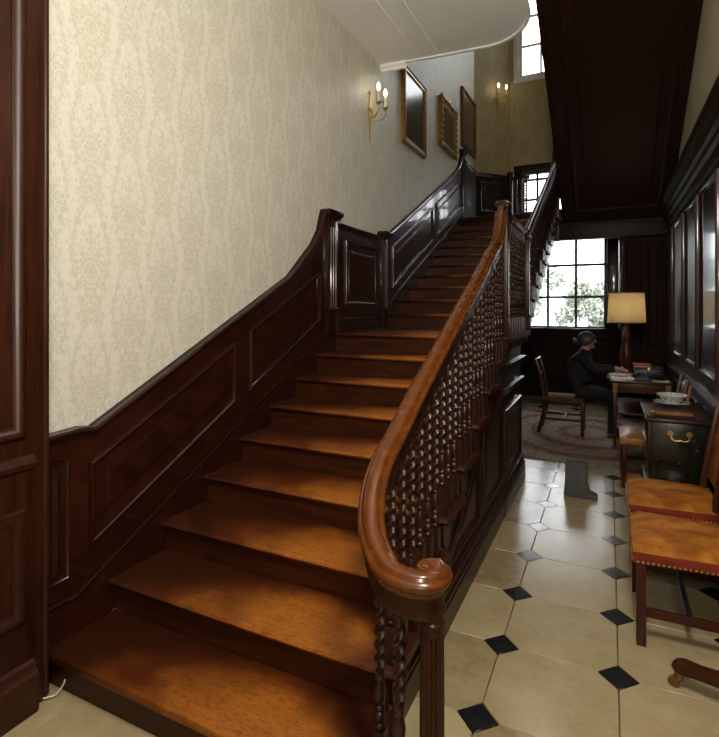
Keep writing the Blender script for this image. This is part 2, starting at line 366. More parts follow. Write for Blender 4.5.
# ------------------------------------------------------------------ WALL LEFT (papered, panelled dado)
wl = struct(MB().box(XL - .2, XL, 1.28, 9.05, 0, ZTOP).build('wall_left', 'wallpaper'))
YZ = lambda X: (lambda a, b, n: (X + n, a, b))
DT = .03                                # thickness of the dado framing
cap = [(1.30, 1.035), (1.50, 1.045)] + [(y, nl1(y) + .775) for y in (1.56, 2.0, 2.6, 3.15)] + [(3.35, 1.97), (3.48, 2.075), (3.58, 2.20), (3.64, 2.36)]
capl = [(3.86, 2.305), (4.82, 2.305)]
cap2 = [(4.97, 2.34)] + [(y, nl2(y) + .83) for y in (5.05, 5.6, 6.4, 7.2)] + [(7.70, 3.66), (7.90, 3.80), (8.02, 3.98)]
base1 = [(1.27, .0), (3.66, .0)]
# framing board
MB().prism([(1.30, .02)] + [(3.72, .9)] + [(3.72, 2.35)] + cap[::-1] , 0, DT, YZ(XL)).build('dado_framing', 'mahogany', wl, smooth=0)
MB().prism([(3.70, 1.30), (4.95, 1.30), (4.95, 2.30), (3.70, 2.30)], 0, DT, YZ(XL)).build('dado_framing', 'mahogany_vertical', wl, smooth=0)
MB().prism([(4.90, 1.3), (8.13, 2.8), (8.13, 3.9)] + cap2[::-1], 0, DT, YZ(XL)).build('dado_framing', 'mahogany', wl, smooth=0)
CAPP = [(0, .0), (.052, .0), (.060, -.010), (.056, -.022), (.042, -.030), (.040, -.040), (.030, -.050), (.026, -.062), (.0, -.062)]
def capmould(pts):
    MB().sweep(CAPP, [(XL, y, z) for y, z in pts], side=(1, 0, 0)).build('dado_cap', 'mahogany', wl)
capmould(cap); capmould(capl); capmould(cap2)
# sloping wall string cap
STC = [(0, .0), (.045, .0), (.05, -.01), (.04, -.02), (.03, -.045), (0, -.045)]
strp = [(1.30, .325), (1.40, .325), (1.47, nl1(1.47) + .105), (3.68, nl1(3.68) + .10)]
MB().prism([(1.30, 0), (3.9, 1.2), (3.9, 1.35)] + strp[::-1], 0, .035, YZ(XL)).build('wall_string', 'mahogany', wl, smooth=0)
MB().sweep(STC, [(XL, y, z) for y, z in strp], side=(1, 0, 0)).build('string_cap', 'mahogany', wl)
strp = [(3.86, 1.485), (4.84, 1.485)]
MB().prism([(3.86, 1.3), (4.84, 1.3)] + strp[::-1], 0, .035, YZ(XL)).build('skirting', 'mahogany', wl, smooth=0)
MB().sweep(STC, [(XL, y, z) for y, z in strp], side=(1, 0, 0)).build('skirting_cap', 'mahogany', wl)
strp = [(4.97, nl2(4.97) + .10), (8.1, nl2(8.1) + .10)]
MB().prism([(4.97, 1.3), (8.12, 2.85)] + strp[::-1], 0, .035, YZ(XL)).build('wall_string', 'mahogany', wl, smooth=0)
MB().sweep(STC, [(XL, y, z) for y, z in strp], side=(1, 0, 0)).build('string_cap', 'mahogany', wl)
# panels following the slope
fnL = YZ(XL + DT)
def slopanel(y0, y1, nl, lo, hi, hi1=None):
    panel([(y0, nl(y0) + lo), (y1, nl(y1) + lo), (y1, (nl(y1) + hi) if hi1 is None else hi1), (y0, nl(y0) + hi)], fnL, wl, 'mahogany')
panel([(1.33, .40), (1.45, .40), (1.45, .93), (1.33, .93)], fnL, wl, 'mahogany_vertical', .02, .014, .02)
slopanel(1.54, 2.54, nl1, .25, .625); slopanel(2.68, 3.58, nl1, .23, .625)
panel([(4.02, 1.60), (4.72, 1.60), (4.72, 2.17), (4.02, 2.17)], fnL, wl, 'mahogany_vertical')
slopanel(5.12, 6.52, nl2, .22, .66); slopanel(6.70, 7.92, nl2, .22, .66)
# pilasters on the dado
def pilaster(y0, y1, z0, z1):
    p = MB().box(XL, XL + .062, y0, y1, z0, z1).build('pilaster', 'mahogany_vertical', wl, .004)
    m = MB(); n = 3
    for i in range(n):
        yc = y0 + (y1 - y0) * (i + 1) / (n + 1); m.tube([(XL + .062, yc, z0 + .22), (XL + .062, yc, z1 - .12)], .008, 6)
    m.build('reeding', 'mahogany_vertical', p)
    MB().sweep([(0, -.012), (.016, -.012), (.022, 0), (.016, .012), (0, .012)], [(XL, y0, z0 + .20), (XL + .062, y0, z0 + .20), (XL + .062, y1, z0 + .20), (XL, y1, z0 + .20)]).build('base_moulding', 'mahogany', p)
    q = [(0, -.05), (.012, -.05), (.02, -.03), (.032, -.02), (.036, 0), (0, 0)]
    MB().sweep(q, [(XL, y0, z1 + .002), (XL + .062, y0, z1 + .002), (XL + .062, y1, z1 + .002), (XL, y1, z1 + .002)]).build('cap_moulding', 'mahogany', p)
    MB().box(XL, XL + .10, y0 - .035, y1 + .035, z1, z1 + .022).build('cap', 'mahogany', p, .004)
pilaster(3.68, 3.85, 1.36, 2.36); pilaster(4.84, 4.95, 1.36, 2.335); pilaster(8.02, 8.14, 3.0, 4.06)
# tall panelled casing at the foot of the stairs
XC = -2.03
tr1 = struct(MB().box(XL - .2, XC, -2.6, 1.305, 0, 4.09).build('wall_hall', 'painted_door_wood', None, .008))
fnC = YZ(XC)
MB().sweep([(0, 0), (.03, .0), (.036, .02), (.034, .15), (.02, .165), (.014, .19), (0, .2)], [(XC, -2.5, 0), (XC, 1.25, 0)]).build('plinth', 'painted_door_wood', tr1)
for y0, y1 in ((.40, 1.215), (-.65, .22), (-1.7, -.83)):
    panel([(y0, .36), (y1, .36), (y1, .80), (y0, .80)], fnC, tr1, 'painted_door_wood', .05, .022, .05)
    panel([(y0, 1.07), (y1, 1.07), (y1, 3.6), (y0, 3.6)], fnC, tr1, 'painted_door_wood', .05, .022, .05)
MB().sweep([(0, 0), (.018, .0), (.024, .02), (.014, .04), (0, .05)], [(XC, -2.5, .95), (XC, 1.25, .95)]).build('rail_moulding', 'painted_door_wood', tr1)
MB().tube([(XC - .006, 1.30, .02), (XC - .006, 1.30, 4.05)], .014, 10).build('corner_bead', 'painted_door_wood', tr1)

# ------------------------------------------------------------------ STAIRCASE
st = thing('staircase', (-1.38, 3.0, 0), 'dark wooden staircase with worn orange treads and twisted balusters climbing beside the papered wall', 'staircase')
def tread_mesh(y0, y1, z, x0, x1, parent, name='tread'):
    pr = [(y1, z), (y1, z - .032), (y0 + .012, z - .032), (y0 + .002, z - .026), (y0 - .004, z - .015), (y0 + .002, z - .004), (y0 + .012, z)]
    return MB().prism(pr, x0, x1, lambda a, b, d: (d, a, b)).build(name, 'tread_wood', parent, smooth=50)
# scroll bracket under a tread end, in y,z
def bracket_poly(L=.29, H=.115):
    pts = [(0, 0), (L, 0)]
    for i in range(9): 
        a = i / 8; pts.append((L - .02 - a * (L * .42), -.012 - H * .42 * math.sin(a * PI) ** .8 * (.5 + .5 * a)))
    for i in range(9):
        a = i / 8; pts.append((L * .53 - a * (L * .42), -.02 - H * (.35 + .65 * math.sin(a * PI * .62 + .2))))
    pts += [(.006, -H * .75), (0, -.03)]
    return pts
BR = MB().prism(bracket_poly(), 0, .018, lambda a, b, d: (d, a, b)).mesh('bracket', 'baluster_wood', .003, 1)
for k in range(1, 21):
    y, z = nose(k)
    if k == 9: y2 = Y10 + .03
    elif k == 20: continue
    else: y2 = nose(k + 1)[0] + .03
    if k == 1:
        # curtail step: rounded end carrying the newel
        pts = [(-2.10, y2), (-2.10, y)]
        for i in range(13):
            a = -PI / 2 + PI * i / 12; pts.append((-.50 + .145 * math.cos(a), y + .115 + .115 * math.sin(a)))
        pts += [(-.60, y + .235), (-.64, y2 - .04), (XE, y2)]
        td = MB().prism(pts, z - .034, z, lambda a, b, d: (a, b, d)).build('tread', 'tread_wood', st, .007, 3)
        pts = [(-2.10, y2), (-2.10, y + .03)]
        for i in range(13):
            a = -PI / 2 + PI * i / 12; pts.append((-.50 + .115 * math.cos(a), y + .115 + .085 * math.sin(a)))
        pts += [(-.63, y + .205), (-.70, y2 - .05), (-.70, y2)]
        MB().prism(pts, 0.0, z - .034, lambda a, b, d: (a, b, d)).build('riser', 'riser_wood', st)
    else:
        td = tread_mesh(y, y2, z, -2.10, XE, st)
        MB().box(-2.10, -.70, y + .028, y + .052, z - RISE, z - .032).build('riser', 'riser_wood', st, smooth=0)
        ln = .29 if k != 9 else .29
        inst('bracket', BR, st, (-.70, y + .02, z - .034))
    if k not in (1,):
        MB().tube([(-.702, y + .03, z - .036), (-.702, y2 - .06, z - .036)], .008, 6).build('scotia', 'baluster_wood', st)
y20 = nose(20)[0]
MB().box(-2.10, -.70, y20 + .028, y20 + .05, ZLAND - RISE, ZLAND - .03).build('riser', 'riser_wood', st)
# carcass under the treads of the lower flight (stepped solid, hidden by treads)
pts = [(Y1 + .06, 0.002)]
for k in range(1, 10):
    y, z = nose(k); pts += [(y + .05, z - .034)] if k == 1 else [(y + .052, nose(k - 1)[1] - .034), (y + .052, z - .034)]
pts += [(4.90, nose(9)[1] - .034), (4.90, .002)]
MB().prism(pts, -1.9, -.745, lambda a, b, d: (d, a, b)).build('carriage', 'mahogany_side', st, smooth=0)
# underside of the second flight: thin soffit and the cut string
def cutstring(k0, k1, depth, ylast):
    p = []
    for k in range(k0, k1 + 1):
        y, z = nose(k); p += [(y + .03, z - RISE - .03), (y + .03, z - .034)]
    p += [(ylast, nose(k1)[1] - .034)]
    low = [(ylast, nl2(ylast) - depth - .10), (nose(k0)[0] + .03, nl2(nose(k0)[0]) - depth)]
    return p + low
MB().prism(cutstring(10, 19, .27, 8.14), -.735, -.70, lambda a, b, d: (d, a, b)).build('cut_string', 'mahogany_side', st, smooth=0)
MB().prism([(4.92, 1.26), (8.14, 2.76), (8.14, 2.72), (4.92, 1.22)], -2.06, -.735, lambda a, b, d: (d, a, b)).build('soffit', 'soffit_wood', st, smooth=0)
# side panelling (spandrel) of the lower flight
XP = -.738
sp = [(1.60, .0), (3.96, .0), (3.96, nl1(3.96) - .20), (3.6, nl1(3.6) - .165), (1.66, nl1(1.66) - .165), (1.60, .10)]
MB().prism(sp, -.7445, XP, lambda a, b, d: (d, a, b)).build('spandrel_board', 'mahogany_side', st, smooth=0)
p = []
for k in range(1, 10):
    y, z = nose(k); p += [(y + .03, max(.01, z - RISE - .03)), (y + .03, z - .034)]
p += [(3.96, nose(9)[1] - .034), (3.96, nose(9)[1] - .20), (1.80, .155), (1.62, .03)]
MB().prism(p, -.738, -.705, lambda a, b, d: (d, a, b)).build('cut_string', 'mahogany_side', st, smooth=0)
MB().sweep([(0, -.02), (.014, -.016), (.02, 0), (.012, .014), (0, .02)], [(XP, 1.9, nl1(1.9) - .245), (XP, 3.9, nl1(3.9) - .245)], side=(1, 0, 0)).build('string_moulding', 'mahogany_side', st)
fnS = YZ(XP)
panel([(2.46, .26), (3.20, .26), (3.20, nl1(3.20) - .33)], fnS, st, 'mahogany_side')
panel([(3.32, .27), (3.90, .27), (3.90, nl1(3.90) - .34), (3.32, nl1(3.32) - .34)], fnS, st, 'mahogany_side')
SK = [(0, 0), (.036, 0), (.036, .115), (.030, .122), (.030, .130), (.037, .138), (.037, .150), (.026, .158), (.022, .172), (.024, .182), (.016, .196), (.006, .203), (0, .205)]
MB().sweep(SK, [(XP, 1.68, 0), (XP, 3.98, 0), (-.735, 3.98, 0), (-.735, 4.93, 0), (-.95, 4.93, 0)]).build('skirting', 'mahogany_side', st)
# pier below the landing
MB().box(-1.6, -.735, 3.96, 4.92, 0, nose(9)[1] - .03).build('landing_pier', 'mahogany_side', st, .004)
fnP = YZ(-.735)
panel([(4.05, .25), (4.84, .25), (4.84, .78), (4.05, .78)], fnP, st, 'mahogany_side')
for zz, w in ((1.12, .045), (.93, .03)):
    q = [(0, -.05), (w * .4, -.045), (w * .6, -.02), (w, -.01), (w, .012), (0, .016)]
    MB().sweep(q, [(-.735, 3.97, zz), (-.735, 4.92, zz), (-1.5, 4.92, zz)]).build('pier_moulding', 'mahogany_side', st)
MB().sweep([(0, -.10), (.01, -.10), (.03, -.03), (.07, -.02), (.075, 0), (0, 0)], [(-.735, 3.86, 1.327), (-.735, 4.93, 1.327), (-1.5, 4.93, 1.327)]).build('landing_nosing', 'tread_wood', st)

# ---- balusters: square blocks, barley-sugar twist, vase, ball
def baluster_mesh(H, name='baluster', zb=.135):
    m = MB(); s = .019
    ztop0 = H - .075
    m.box(-s, s, -s, s, 0, zb); m.box(-s, s, -s, s, ztop0, H)
    prof = [(.010, zb - .002), (.017, zb + .006), (.017, zb + .014), (.011, zb + .020), (.018, zb + .030), (.020, zb + .040), (.017, zb + .052), (.011, zb + .058), (.017, zb + .064), (.017, zb + .070), (.012, zb + .076),
            (.019, zb + .096), (.021, zb + .112), (.018, zb + .132), (.011, zb + .150), (.017, zb + .156), (.017, zb + .164), (.012, zb + .170)]
    m.lathe(prof, 10)
    z0, z1 = zb + .168, ztop0 - .022; n = 12; turns = (z1 - z0) / .088; R = max(18, int(turns * 13)); vs = []
    for i in range(R + 1):
        f = i / R; zz = z0 + (z1 - z0) * f; en = min(1, min(f, 1 - f) * 14)
        for k in range(n):
            a = 2 * PI * k / n; r = .0142 + .0072 * en * math.cos(2 * (a - 2 * PI * turns * f))
            vs.append((r * math.cos(a), r * math.sin(a), zz))
    fs = [(i * n + k, i * n + (k + 1) % n, (i + 1) * n + (k + 1) % n, (i + 1) * n + k) for i in range(R) for k in range(n)]
    m.add(vs, fs)
    m.lathe([(.012, z1 - .002), (.018, z1 + .006), (.018, z1 + .014), (.012, z1 + .024)], 10)
    return m.mesh(name, 'baluster_wood', 0, 1, 50)
RH1, RH2 = .70, .655                    # rail underside above the nosing line
def rail_z1(y): return nl1(y) + RH1
bm_cache = {}
def put_bal(x, y, z, H, zb=.135):
    key = (round(H, 3), zb)
    if key not in bm_cache: bm_cache[key] = baluster_mesh(H, zb=zb)
    inst('baluster', bm_cache[key], st, (x, y, z))
OFF = (.055, .159, .263)
for k in range(2, 9):
    y, z = nose(k)
    for i, d in enumerate(OFF):
        H = RISE * d / GO + RH1 + .012
        if k == 8 and i > 0: H += (.10, .26)[i - 1]
        put_bal(XS, y + d, z - .001, H)
zl = nose(9)[1]
for i in range(8): put_bal(XS, 4.05 + i * .1115, zl - .001, .875)
for k in range(10, 20):
    y, z = nose(k)
    for i, d in enumerate(OFF):
        H = RISE * d / .313 + RH2 + .012
        if k == 19 and i == 2: H += .12
        put_bal(XS, y + d, z - .001, H)
# ---- handrail of the lower flight with its scroll
RSC = .76
RP = [(-.030, 0), (-.034, .022), (-.040, .036), (-.050, .046), (-.054, .058), (-.052, .070), (-.044, .079), (-.030, .083), (-.022, .088), (-.012, .094), (0, .096), (.012, .094), (.022, .088), (.030, .083), (.044, .079), (.052, .070), (.054, .058), (.050, .046), (.040, .036), (.034, .022), (.030, 0)]
RP = [(a, b * .70 + .025) for a, b in [(-.026, -.002), (-.028, .020), (-.040, .030), (-.043, .044), (-.041, .056), (-.034, .063), (-.030, .061), (-.026, .066), (-.024, .077), (-.016, .087), (0, .091), (.016, .087), (.024, .077), (.026, .066), (.030, .061), (.034, .063), (.041, .056), (.043, .044), (.040, .030), (.028, .020), (.026, -.002)]]
pts = [(-.455, 1.425, .765), (-.435, 1.392, .760), (-.450, 1.350, .758), (-.50, 1.335, .760), (-.56, 1.345, .768), (-.613, 1.385, .790), (-.660, 1.445, .832), (-.690, 1.525, .898), (XS, 1.63, .982), (XS, 1.78, rail_z1(1.78) - .01), (XS, 2.0, rail_z1(2.0))]
path = spline(pts, 7)
path += [Vector((XS, y, rail_z1(y))) for y in (2.3, 2.7, 3.1)]
path += spline([(XS, 3.28, rail_z1(3.28)), (XS, 3.46, rail_z1(3.46) + .01), (XS, 3.62, 1.955), (XS, 3.735, 2.05), (XS, 3.805, 2.16), (XS, 3.825, 2.255)], 6)[0:]
MB().sweep([(-.018, -.040), (.018, -.040), (.022, -.030), (.019, -.015), (.024, .034), (-.024, .034), (-.019, -.015), (-.022, -.030)], path).build('sub_rail', 'newel_wood', st, smooth=50)
RAIL = MB().sweep(RP, path).build('handrail', 'rail_wood', st, smooth=48)
MB().lathe([(.001, .834), (.03, .838), (.040, .843), (.047, .836), (.049, .822), (.045, .806), (.036, .796), (.032, .780), (.030, .756)], 24, (-.447, 1.388, .004)).build('scroll_eye', 'rail_wood', RAIL)
# newel at the foot: fluted column
nw = MB()
def flute(a, h): return 1 - (.10 * max(0, math.cos(14 * a)) if .30 < h < .66 else 0)
prof = [(.052, .15), (.052, .18), (.046, .19), (.046, .205), (.040, .215), (.038, .24), (.038, .30), (.0385, .301), (.0385, .48), (.0375, .659), (.0375, .66), (.037, .678), (.041, .684), (.041, .694), (.037, .70), (.037, .72), (.042, .727), (.042, .738), (.037, .744), (.038, .775)]
nw.lathe([(r_ * .9, h_) for r_, h_ in prof], 56, (-.447, 1.385, 0), rfun=flute); nw.build('newel_post', 'newel_wood', st, smooth=30)
for x, y, H in ((-.648, 1.478, .70), (-.543, 1.375, .625)): put_bal(x, y, RISE - .001, H, .10)
# landing newels and level rail
def newel(x, y, z0, z1, w=.04):
    n = MB().box(x - w, x + w, y - w, y + w, z0, z1).build('newel_post', 'newel_wood', st, .005)
    MB().box(x - w - .012, x + w + .012, y - w - .012, y + w + .012, z1, z1 + .022).build('newel_cap', 'rail_wood', n, .006)
newel(XS, 3.88, nose(8)[1] + .05, 2.335, .036)
MB().sweep(RP, [(XS, y, z) for y, z in ((3.775, 2.262), (3.84, 2.275), (3.92, 2.245), (4.1, 2.215), (4.5, 2.212), (4.86, 2.205), (4.97, 2.18))]).build('handrail', 'newel_wood', st, smooth=60)
newel(XS, 5.005, nose(9)[1] - .02, 2.24, .034)
MB().lathe([(.012, 0), (.03, .01), (.034, .03), (.02, .05), (.001, .055)], 14, (XS, 5.005, 2.262)).build('newel_knob', 'newel_wood', st)
path = [Vector((XS, y, nl2(y) + RH2)) for y in (5.03, 5.6, 6.4, 7.2)] + spline([(XS, 7.5, nl2(7.5) + RH2), (XS, 7.8, nl2(7.8) + RH2 + .015), (XS, 7.96, 3.70), (XS, 8.05, 3.86)], 6)
MB().sweep(RP, path).build('handrail', 'newel_wood', st, smooth=60)
newel(XS, 8.14, 2.56, 4.02, .045)

# ------------------------------------------------------------------ UPPER LANDING, RETURN FLIGHT
ld = struct(MB().box(XL, XR + .05, YLAND + .02, YFAR, ZLAND - .16, ZLAND).build('floor_landing', 'soffit_wood', None, .004))
MB().box(-2.05, -.66, YLAND - .01, YLAND + .06, ZLAND - .033, ZLAND + .001).build('landing_nosing', 'tread_wood', ld, .008)
bmL = struct(MB().box(-.68, XR, YLAND - .02, YLAND + .14, 2.575, ZLAND - .16).build('trim_1', 'soffit_wood', None, .006))
MB().sweep([(0, 0), (.02, .0), (.03, .03), (.012, .05), (0, .06)], [(-.68, YLAND - .02, 2.78), (XR, YLAND - .02, 2.78)]).build('beam_moulding', 'soffit_wood', bmL)
rf = thing('return_stair_flight', (.08, 8.0, ZLAND - .16), 'dark panelled underside of the stair flight rising back over the hallway', 'staircase')
XF0, XF1 = -.60, XR - .005
SL = .50; YB, ZB = 8.10, 2.835
def zs(y): return ZB + SL * (YB - y)
YE = 3.6
def fnF(a, b, n):    # a = x, b = distance along y, n out of the soffit (down)
    c = 1 / math.sqrt(1 + SL * SL); return (a, b - n * SL * c, zs(b) - n * c)
MB().prism([(YB, zs(YB)), (YE, zs(YE)), (YE, zs(YE) + .06), (YB, zs(YB) + .06)], XF0 + .03, XF1, lambda a, b, d: (d, a, b)).build('soffit_board', 'soffit_wood', rf, smooth=0)
panel([(XF0 + .16, 4.72), (XF1 - .10, 4.72), (XF1 - .10, 7.9), (XF0 + .16, 7.9)], fnF, rf, 'soffit_wood', .06, .03, .08)
panel([(XF0 + .16, 3.7), (XF1 - .10, 3.7), (XF1 - .10, 4.55), (XF0 + .16, 4.55)], fnF, rf, 'soffit_wood', .06, .03, .08)
p = []; N = 15
for k in range(N):
    y = 8.12 - k * .302; z = ZLAND + .151 * k
    p += [(y, z + .151 - .15 * (k == -1)), (y - .302, z + .151)]
    MB().box(XF0 - .03, XF1, y - .31, y + .03, z + .151 - .03, z + .151).build('tread', 'mahogany', rf, .006)
    MB().box(XF0 + .03, XF1, y - .025, y - .001, z - .0, z + .12).build('riser', 'mahogany', rf)
    inst('bracket', BR, rf, (XF0 - .018, y - .012, z + .120), (0, 0, 0), (1, -.95, 1))
p += [(8.12 - N * .302, zs(8.12 - N * .302) - .03), (8.12, zs(8.12) - .03)]
MB().prism(p, XF0, XF0 + .035, lambda a, b, d: (d, a, b)).build('cut_string', 'mahogany', rf, smooth=0)
MB().sweep([(-.02, 0), (.02, 0), (.024, -.02), (0, -.035), (-.024, -.02)], [(XF0 + .015, 8.08, zs(8.08) - .025), (XF0 + .015, YE, zs(YE) - .025)], side=(1, 0, 0)).build('string_moulding', 'soffit_wood', rf)
for k in range(0, 12):
    y = 8.12 - k * .302; z = ZLAND + .151 * (k + 1)
    for d in (.06, .16, .26):
        H = round(RISE * d / .302 + .66, 3)
        if H not in bm_cache: bm_cache[H] = baluster_mesh(H)
        inst('baluster', bm_cache[H], rf, (XF0 + .02, y - d, z - .001))
MB().sweep(RP, [(XF0 + .02, y, ZLAND + .151 + .5 * (8.12 - y) + .655) for y in (8.05, 6.5, 5.0, 4.3)]).build('handrail', 'newel_wood', rf, smooth=60)

# ------------------------------------------------------------------ CEILINGS
edge = [(XL, -2.6), (XL, 4.88), (-1.55, 4.93)] + [(-1.05 + .42 * math.sin(a), 4.52 + .44 * math.cos(a)) for a in [PI / 2 * i / 12 for i in range(13)]] + [(-.63, -2.6)]
ce = struct(MB().prism(edge, 4.09, 4.35, lambda a, b, d: (a, b, d)).build('ceiling', 'plaster_white', None, smooth=30))
eb = [(XL + .0, 4.88), (-1.55, 4.93)] + [(-1.05 + .42 * math.sin(a), 4.52 + .44 * math.cos(a)) for a in [PI / 2 * i / 12 for i in range(13)]] + [(-.63, 3.6)]
MB().sweep([(0, 0), (-.03, 0), (-.035, .02), (-.012, .05), (0, .06)], [(a, b, 4.075) for a, b in eb]).build('edge_moulding', 'plaster_white', ce)
for xx in (-1.72, -1.52):
    MB().sweep([(-.012, 0), (0, -.012), (.012, 0)], [(xx, -2.5, 4.091), (xx, 4.84, 4.091)]).build('ceiling_bead', 'plaster_white', ce)
MB().sweep([(0, 0), (0, -.03), (-.02, -.035), (-.03, -.06), (-.05, -.065), (-.06, 0)], [(XL, 4.87, 4.09), (-1.86, 4.89, 4.09)]).build('cornice_end', 'plaster_white', ce)
struct(MB().box(-.63, XR + .3, -2.6, 3.7, 5.05, 5.25).build('ceiling_hall', 'plaster_white'))
struct(MB().box(-.66, -.62, -2.6, 3.7, 4.1, 5.1).build('trim_2', 'plaster_white'))
struct(MB().box(XL - .2, XR + .3, 1.0, YFAR + .3, ZTOP, ZTOP + .2).build('ceiling_stairwell', 'plaster_white'))
struct(MB().box(XL - .2, XR + .3, .9, 1.26, 4.35, ZTOP).build('wall_stairwell', 'plaster_cream'))

# ------------------------------------------------------------------ RIGHT WALL
wr = struct(MB().box(XR, XR + .3, -2.7, YFAR + .2, 0, ZTOP).build('wall_right', 'plaster_cream'))
MB().box(XR - .03, XR, -2.6, YLAND, 0, 2.75).build('panelling', 'mahogany_vertical', wr, smooth=0)
fnR = lambda a, b, n: (XR - .03 - n, a, b)
for y0, y1 in ((7.40, 8.02), (6.36, 7.14), (5.38, 6.08), (4.42, 5.16), (3.46, 4.20), (2.50, 3.24), (1.54, 2.28), (.5, 1.3)):
    panel([(y0, 1.03), (y1, 1.03), (y1, 2.57), (y0, 2.57)], fnR, wr, 'mahogany_vertical', .045, .026, .05)
    panel([(y0, .24), (y1, .24), (y1, .74), (y0, .74)], fnR, wr, 'mahogany_vertical', .04, .022, .05)
def wallmould(prof, z, name, mt='mahogany_vertical'): MB().sweep([(-a, b) for a, b in prof], [(XR - .03, -2.5, z), (XR - .03, YLAND - .03, z)]).build(name, mt, wr)
wallmould([(0, -.06), (.012, -.06), (.02, -.03), (.045, -.015), (.055, 0), (.05, .014), (0, .02)], .865, 'dado_rail')
wallmould([(0, 0), (.025, 0), (.025, .14), (.012, .17), (0, .18)], 0, 'skirting')
wallmould([(a, b * .73) for a, b in [(0, 0), (.012, 0), (.02, .03), (.02, .12), (.045, .15), (.05, .20), (.075, .225), (.08, .29), (.11, .34), (.125, .40), (.125, .44), (0, .45)]], 2.64, 'cornice', 'soffit_wood')

# ------------------------------------------------------------------ FAR WALLS AND WINDOWS
def wall_with_openings(name, mat, x0, x1, z0, z1, ops, y0, y1):
    xs = sorted({x0, x1} | {o[0] for o in ops} | {o[1] for o in ops}); zz = sorted({z0, z1} | {o[2] for o in ops} | {o[3] for o in ops}); m = MB()
    for i in range(len(xs) - 1):
        for j in range(len(zz) - 1):
            cx, cz = (xs[i] + xs[i + 1]) / 2, (zz[j] + zz[j + 1]) / 2
            if any(o[0] < cx < o[1] and o[2] < cz < o[3] for o in ops): continue
            m.box(xs[i], xs[i + 1], y0, y1, zz[j], zz[j + 1])
    return struct(m.build(name, mat, None, smooth=0))
wx1, wx2, wx3 = (onY(u, 300, YFAR + .06).x for u in (548, 576, 605.5))
WA = (wx1 - (wx2 - wx1) - .035, wx3 + .01, 1.22, 2.80)
wf = wall_with_openings('wall_far', 'mahogany_matte', XL - .2, XR + .2, 0, ZLAND - .16, [WA], YFAR, YFAR + .25)
u0, u1 = onY(519, 40, YFAR).x, onY(553, 40, YFAR).x
WU = (u0, .56, onY(530, 76, YFAR).z, 7.95)  # opening enlarged past its visible part to let more daylight in upstairs
WLW = (onY(522, 200, YFAR).x, onY(522, 200, YFAR).x + .95, 3.27, 4.02)
wu = wall_with_openings('wall_stair_end', 'wallpaper_shaded', -1.72, XR + .2, ZLAND - .16, ZTOP, [WU, WLW], YFAR, YFAR + .25)
def window(n, o, cols, rows, mat, y, bar=.022, fr=.05):
    w = struct(bpy.data.objects.new('window_%d' % n, None)); COL.objects.link(w); w.location = ((o[0] + o[1]) / 2, y, o[2]); ORG[w.name] = Vector(w.location)
    m = MB(); m.box(o[0], o[0] + fr, y, y + .1, o[2], o[3]); m.box(o[1] - fr, o[1], y, y + .1, o[2], o[3]); m.box(o[0] + fr, o[1] - fr, y, y + .1, o[2], o[2] + fr); m.box(o[0] + fr, o[1] - fr, y, y + .1, o[3] - fr, o[3]); m.build('window_frame', mat, w, .004)
    gx = [o[0] + fr + (o[1] - o[0] - 2 * fr) * i / cols for i in range(cols + 1)]
    gz = [o[2] + fr + (o[3] - o[2] - 2 * fr) * i / rows for i in range(rows + 1)] if isinstance(rows, int) else rows
    if n == 1: gx = [o[0] + fr, wx1, wx2, o[1] - fr]
    for x in gx[1:-1]: MB().box(x - bar, x + bar, y + .02, y + .07, o[2] + fr, o[3] - fr).build('glazing_bar', mat, w, .004)
    for z in gz[1:-1]: MB().box(o[0] + fr, o[1] - fr, y + .022, y + .068, z - bar, z + bar).build('glazing_bar', mat, w, .004)
    for i in range(len(gx) - 1):
        for j in range(len(gz) - 1): MB().box(gx[i] + bar * .5, gx[i + 1] - bar * .5, y + .042, y + .046, gz[j] + bar * .5, gz[j + 1] - bar * .5).build('pane', 'glass', w, smooth=0)
    return w
gz = [1.25] + [onY(570, v, YFAR + .05).z for v in (297, 265.3)] + [2.76]
gw = window(1, WA, 3, gz, 'window_paint_dark', YFAR + .02, .022, .035)
MB().box(WA[0] - .05, WA[1] + .05, YFAR - .05, YFAR + .03, WA[2] - .03, WA[2] + .004).build('window_sill', 'mahogany', gw, .006)
window(2, WU, 6, 4, 'window_paint_white', YFAR + .03, .018, .05)
MB().box(WU[0] - .09, WU[1] + .06, YFAR - .02, YFAR, WU[2] - .09, WU[2]).build('window_architrave', 'window_paint_white', bpy.data.objects['window_2'], .006)
MB().box(WU[0] - .09, WU[0], YFAR - .02, YFAR, WU[2], WU[3]).build('window_architrave', 'window_paint_white', bpy.data.objects['window_2'], .006)
window(3, WLW, 4, [3.31, 3.52, 3.88, 3.98], 'window_paint_dark', YFAR + .02, .02, .04)
w3 = bpy.data.objects['window_3']
MB().box(WLW[0] - .14, WLW[1] + .1, YFAR - .03, YFAR, WLW[3], WLW[3] + .12).build('window_architrave', 'mahogany', w3, .006)
MB().box(WLW[0] - .14, WLW[0], YFAR - .03, YFAR, ZLAND, WLW[3]).build('window_architrave', 'mahogany', w3, .006)
MB().box(WLW[0], WLW[1] + .1, YFAR - .06, YFAR, WLW[2] - .05, WLW[2]).build('window_sill', 'mahogany', w3, .006)
MB().box(WLW[0], XR, YFAR - .03, YFAR, ZLAND, WLW[2] - .05).build('dado_framing', 'mahogany', wu, smooth=0)
MB().box(WLW[1] + .1, XR, YFAR - .03, YFAR, ZLAND, 3.96).build('dado_framing', 'mahogany', wu, smooth=0)
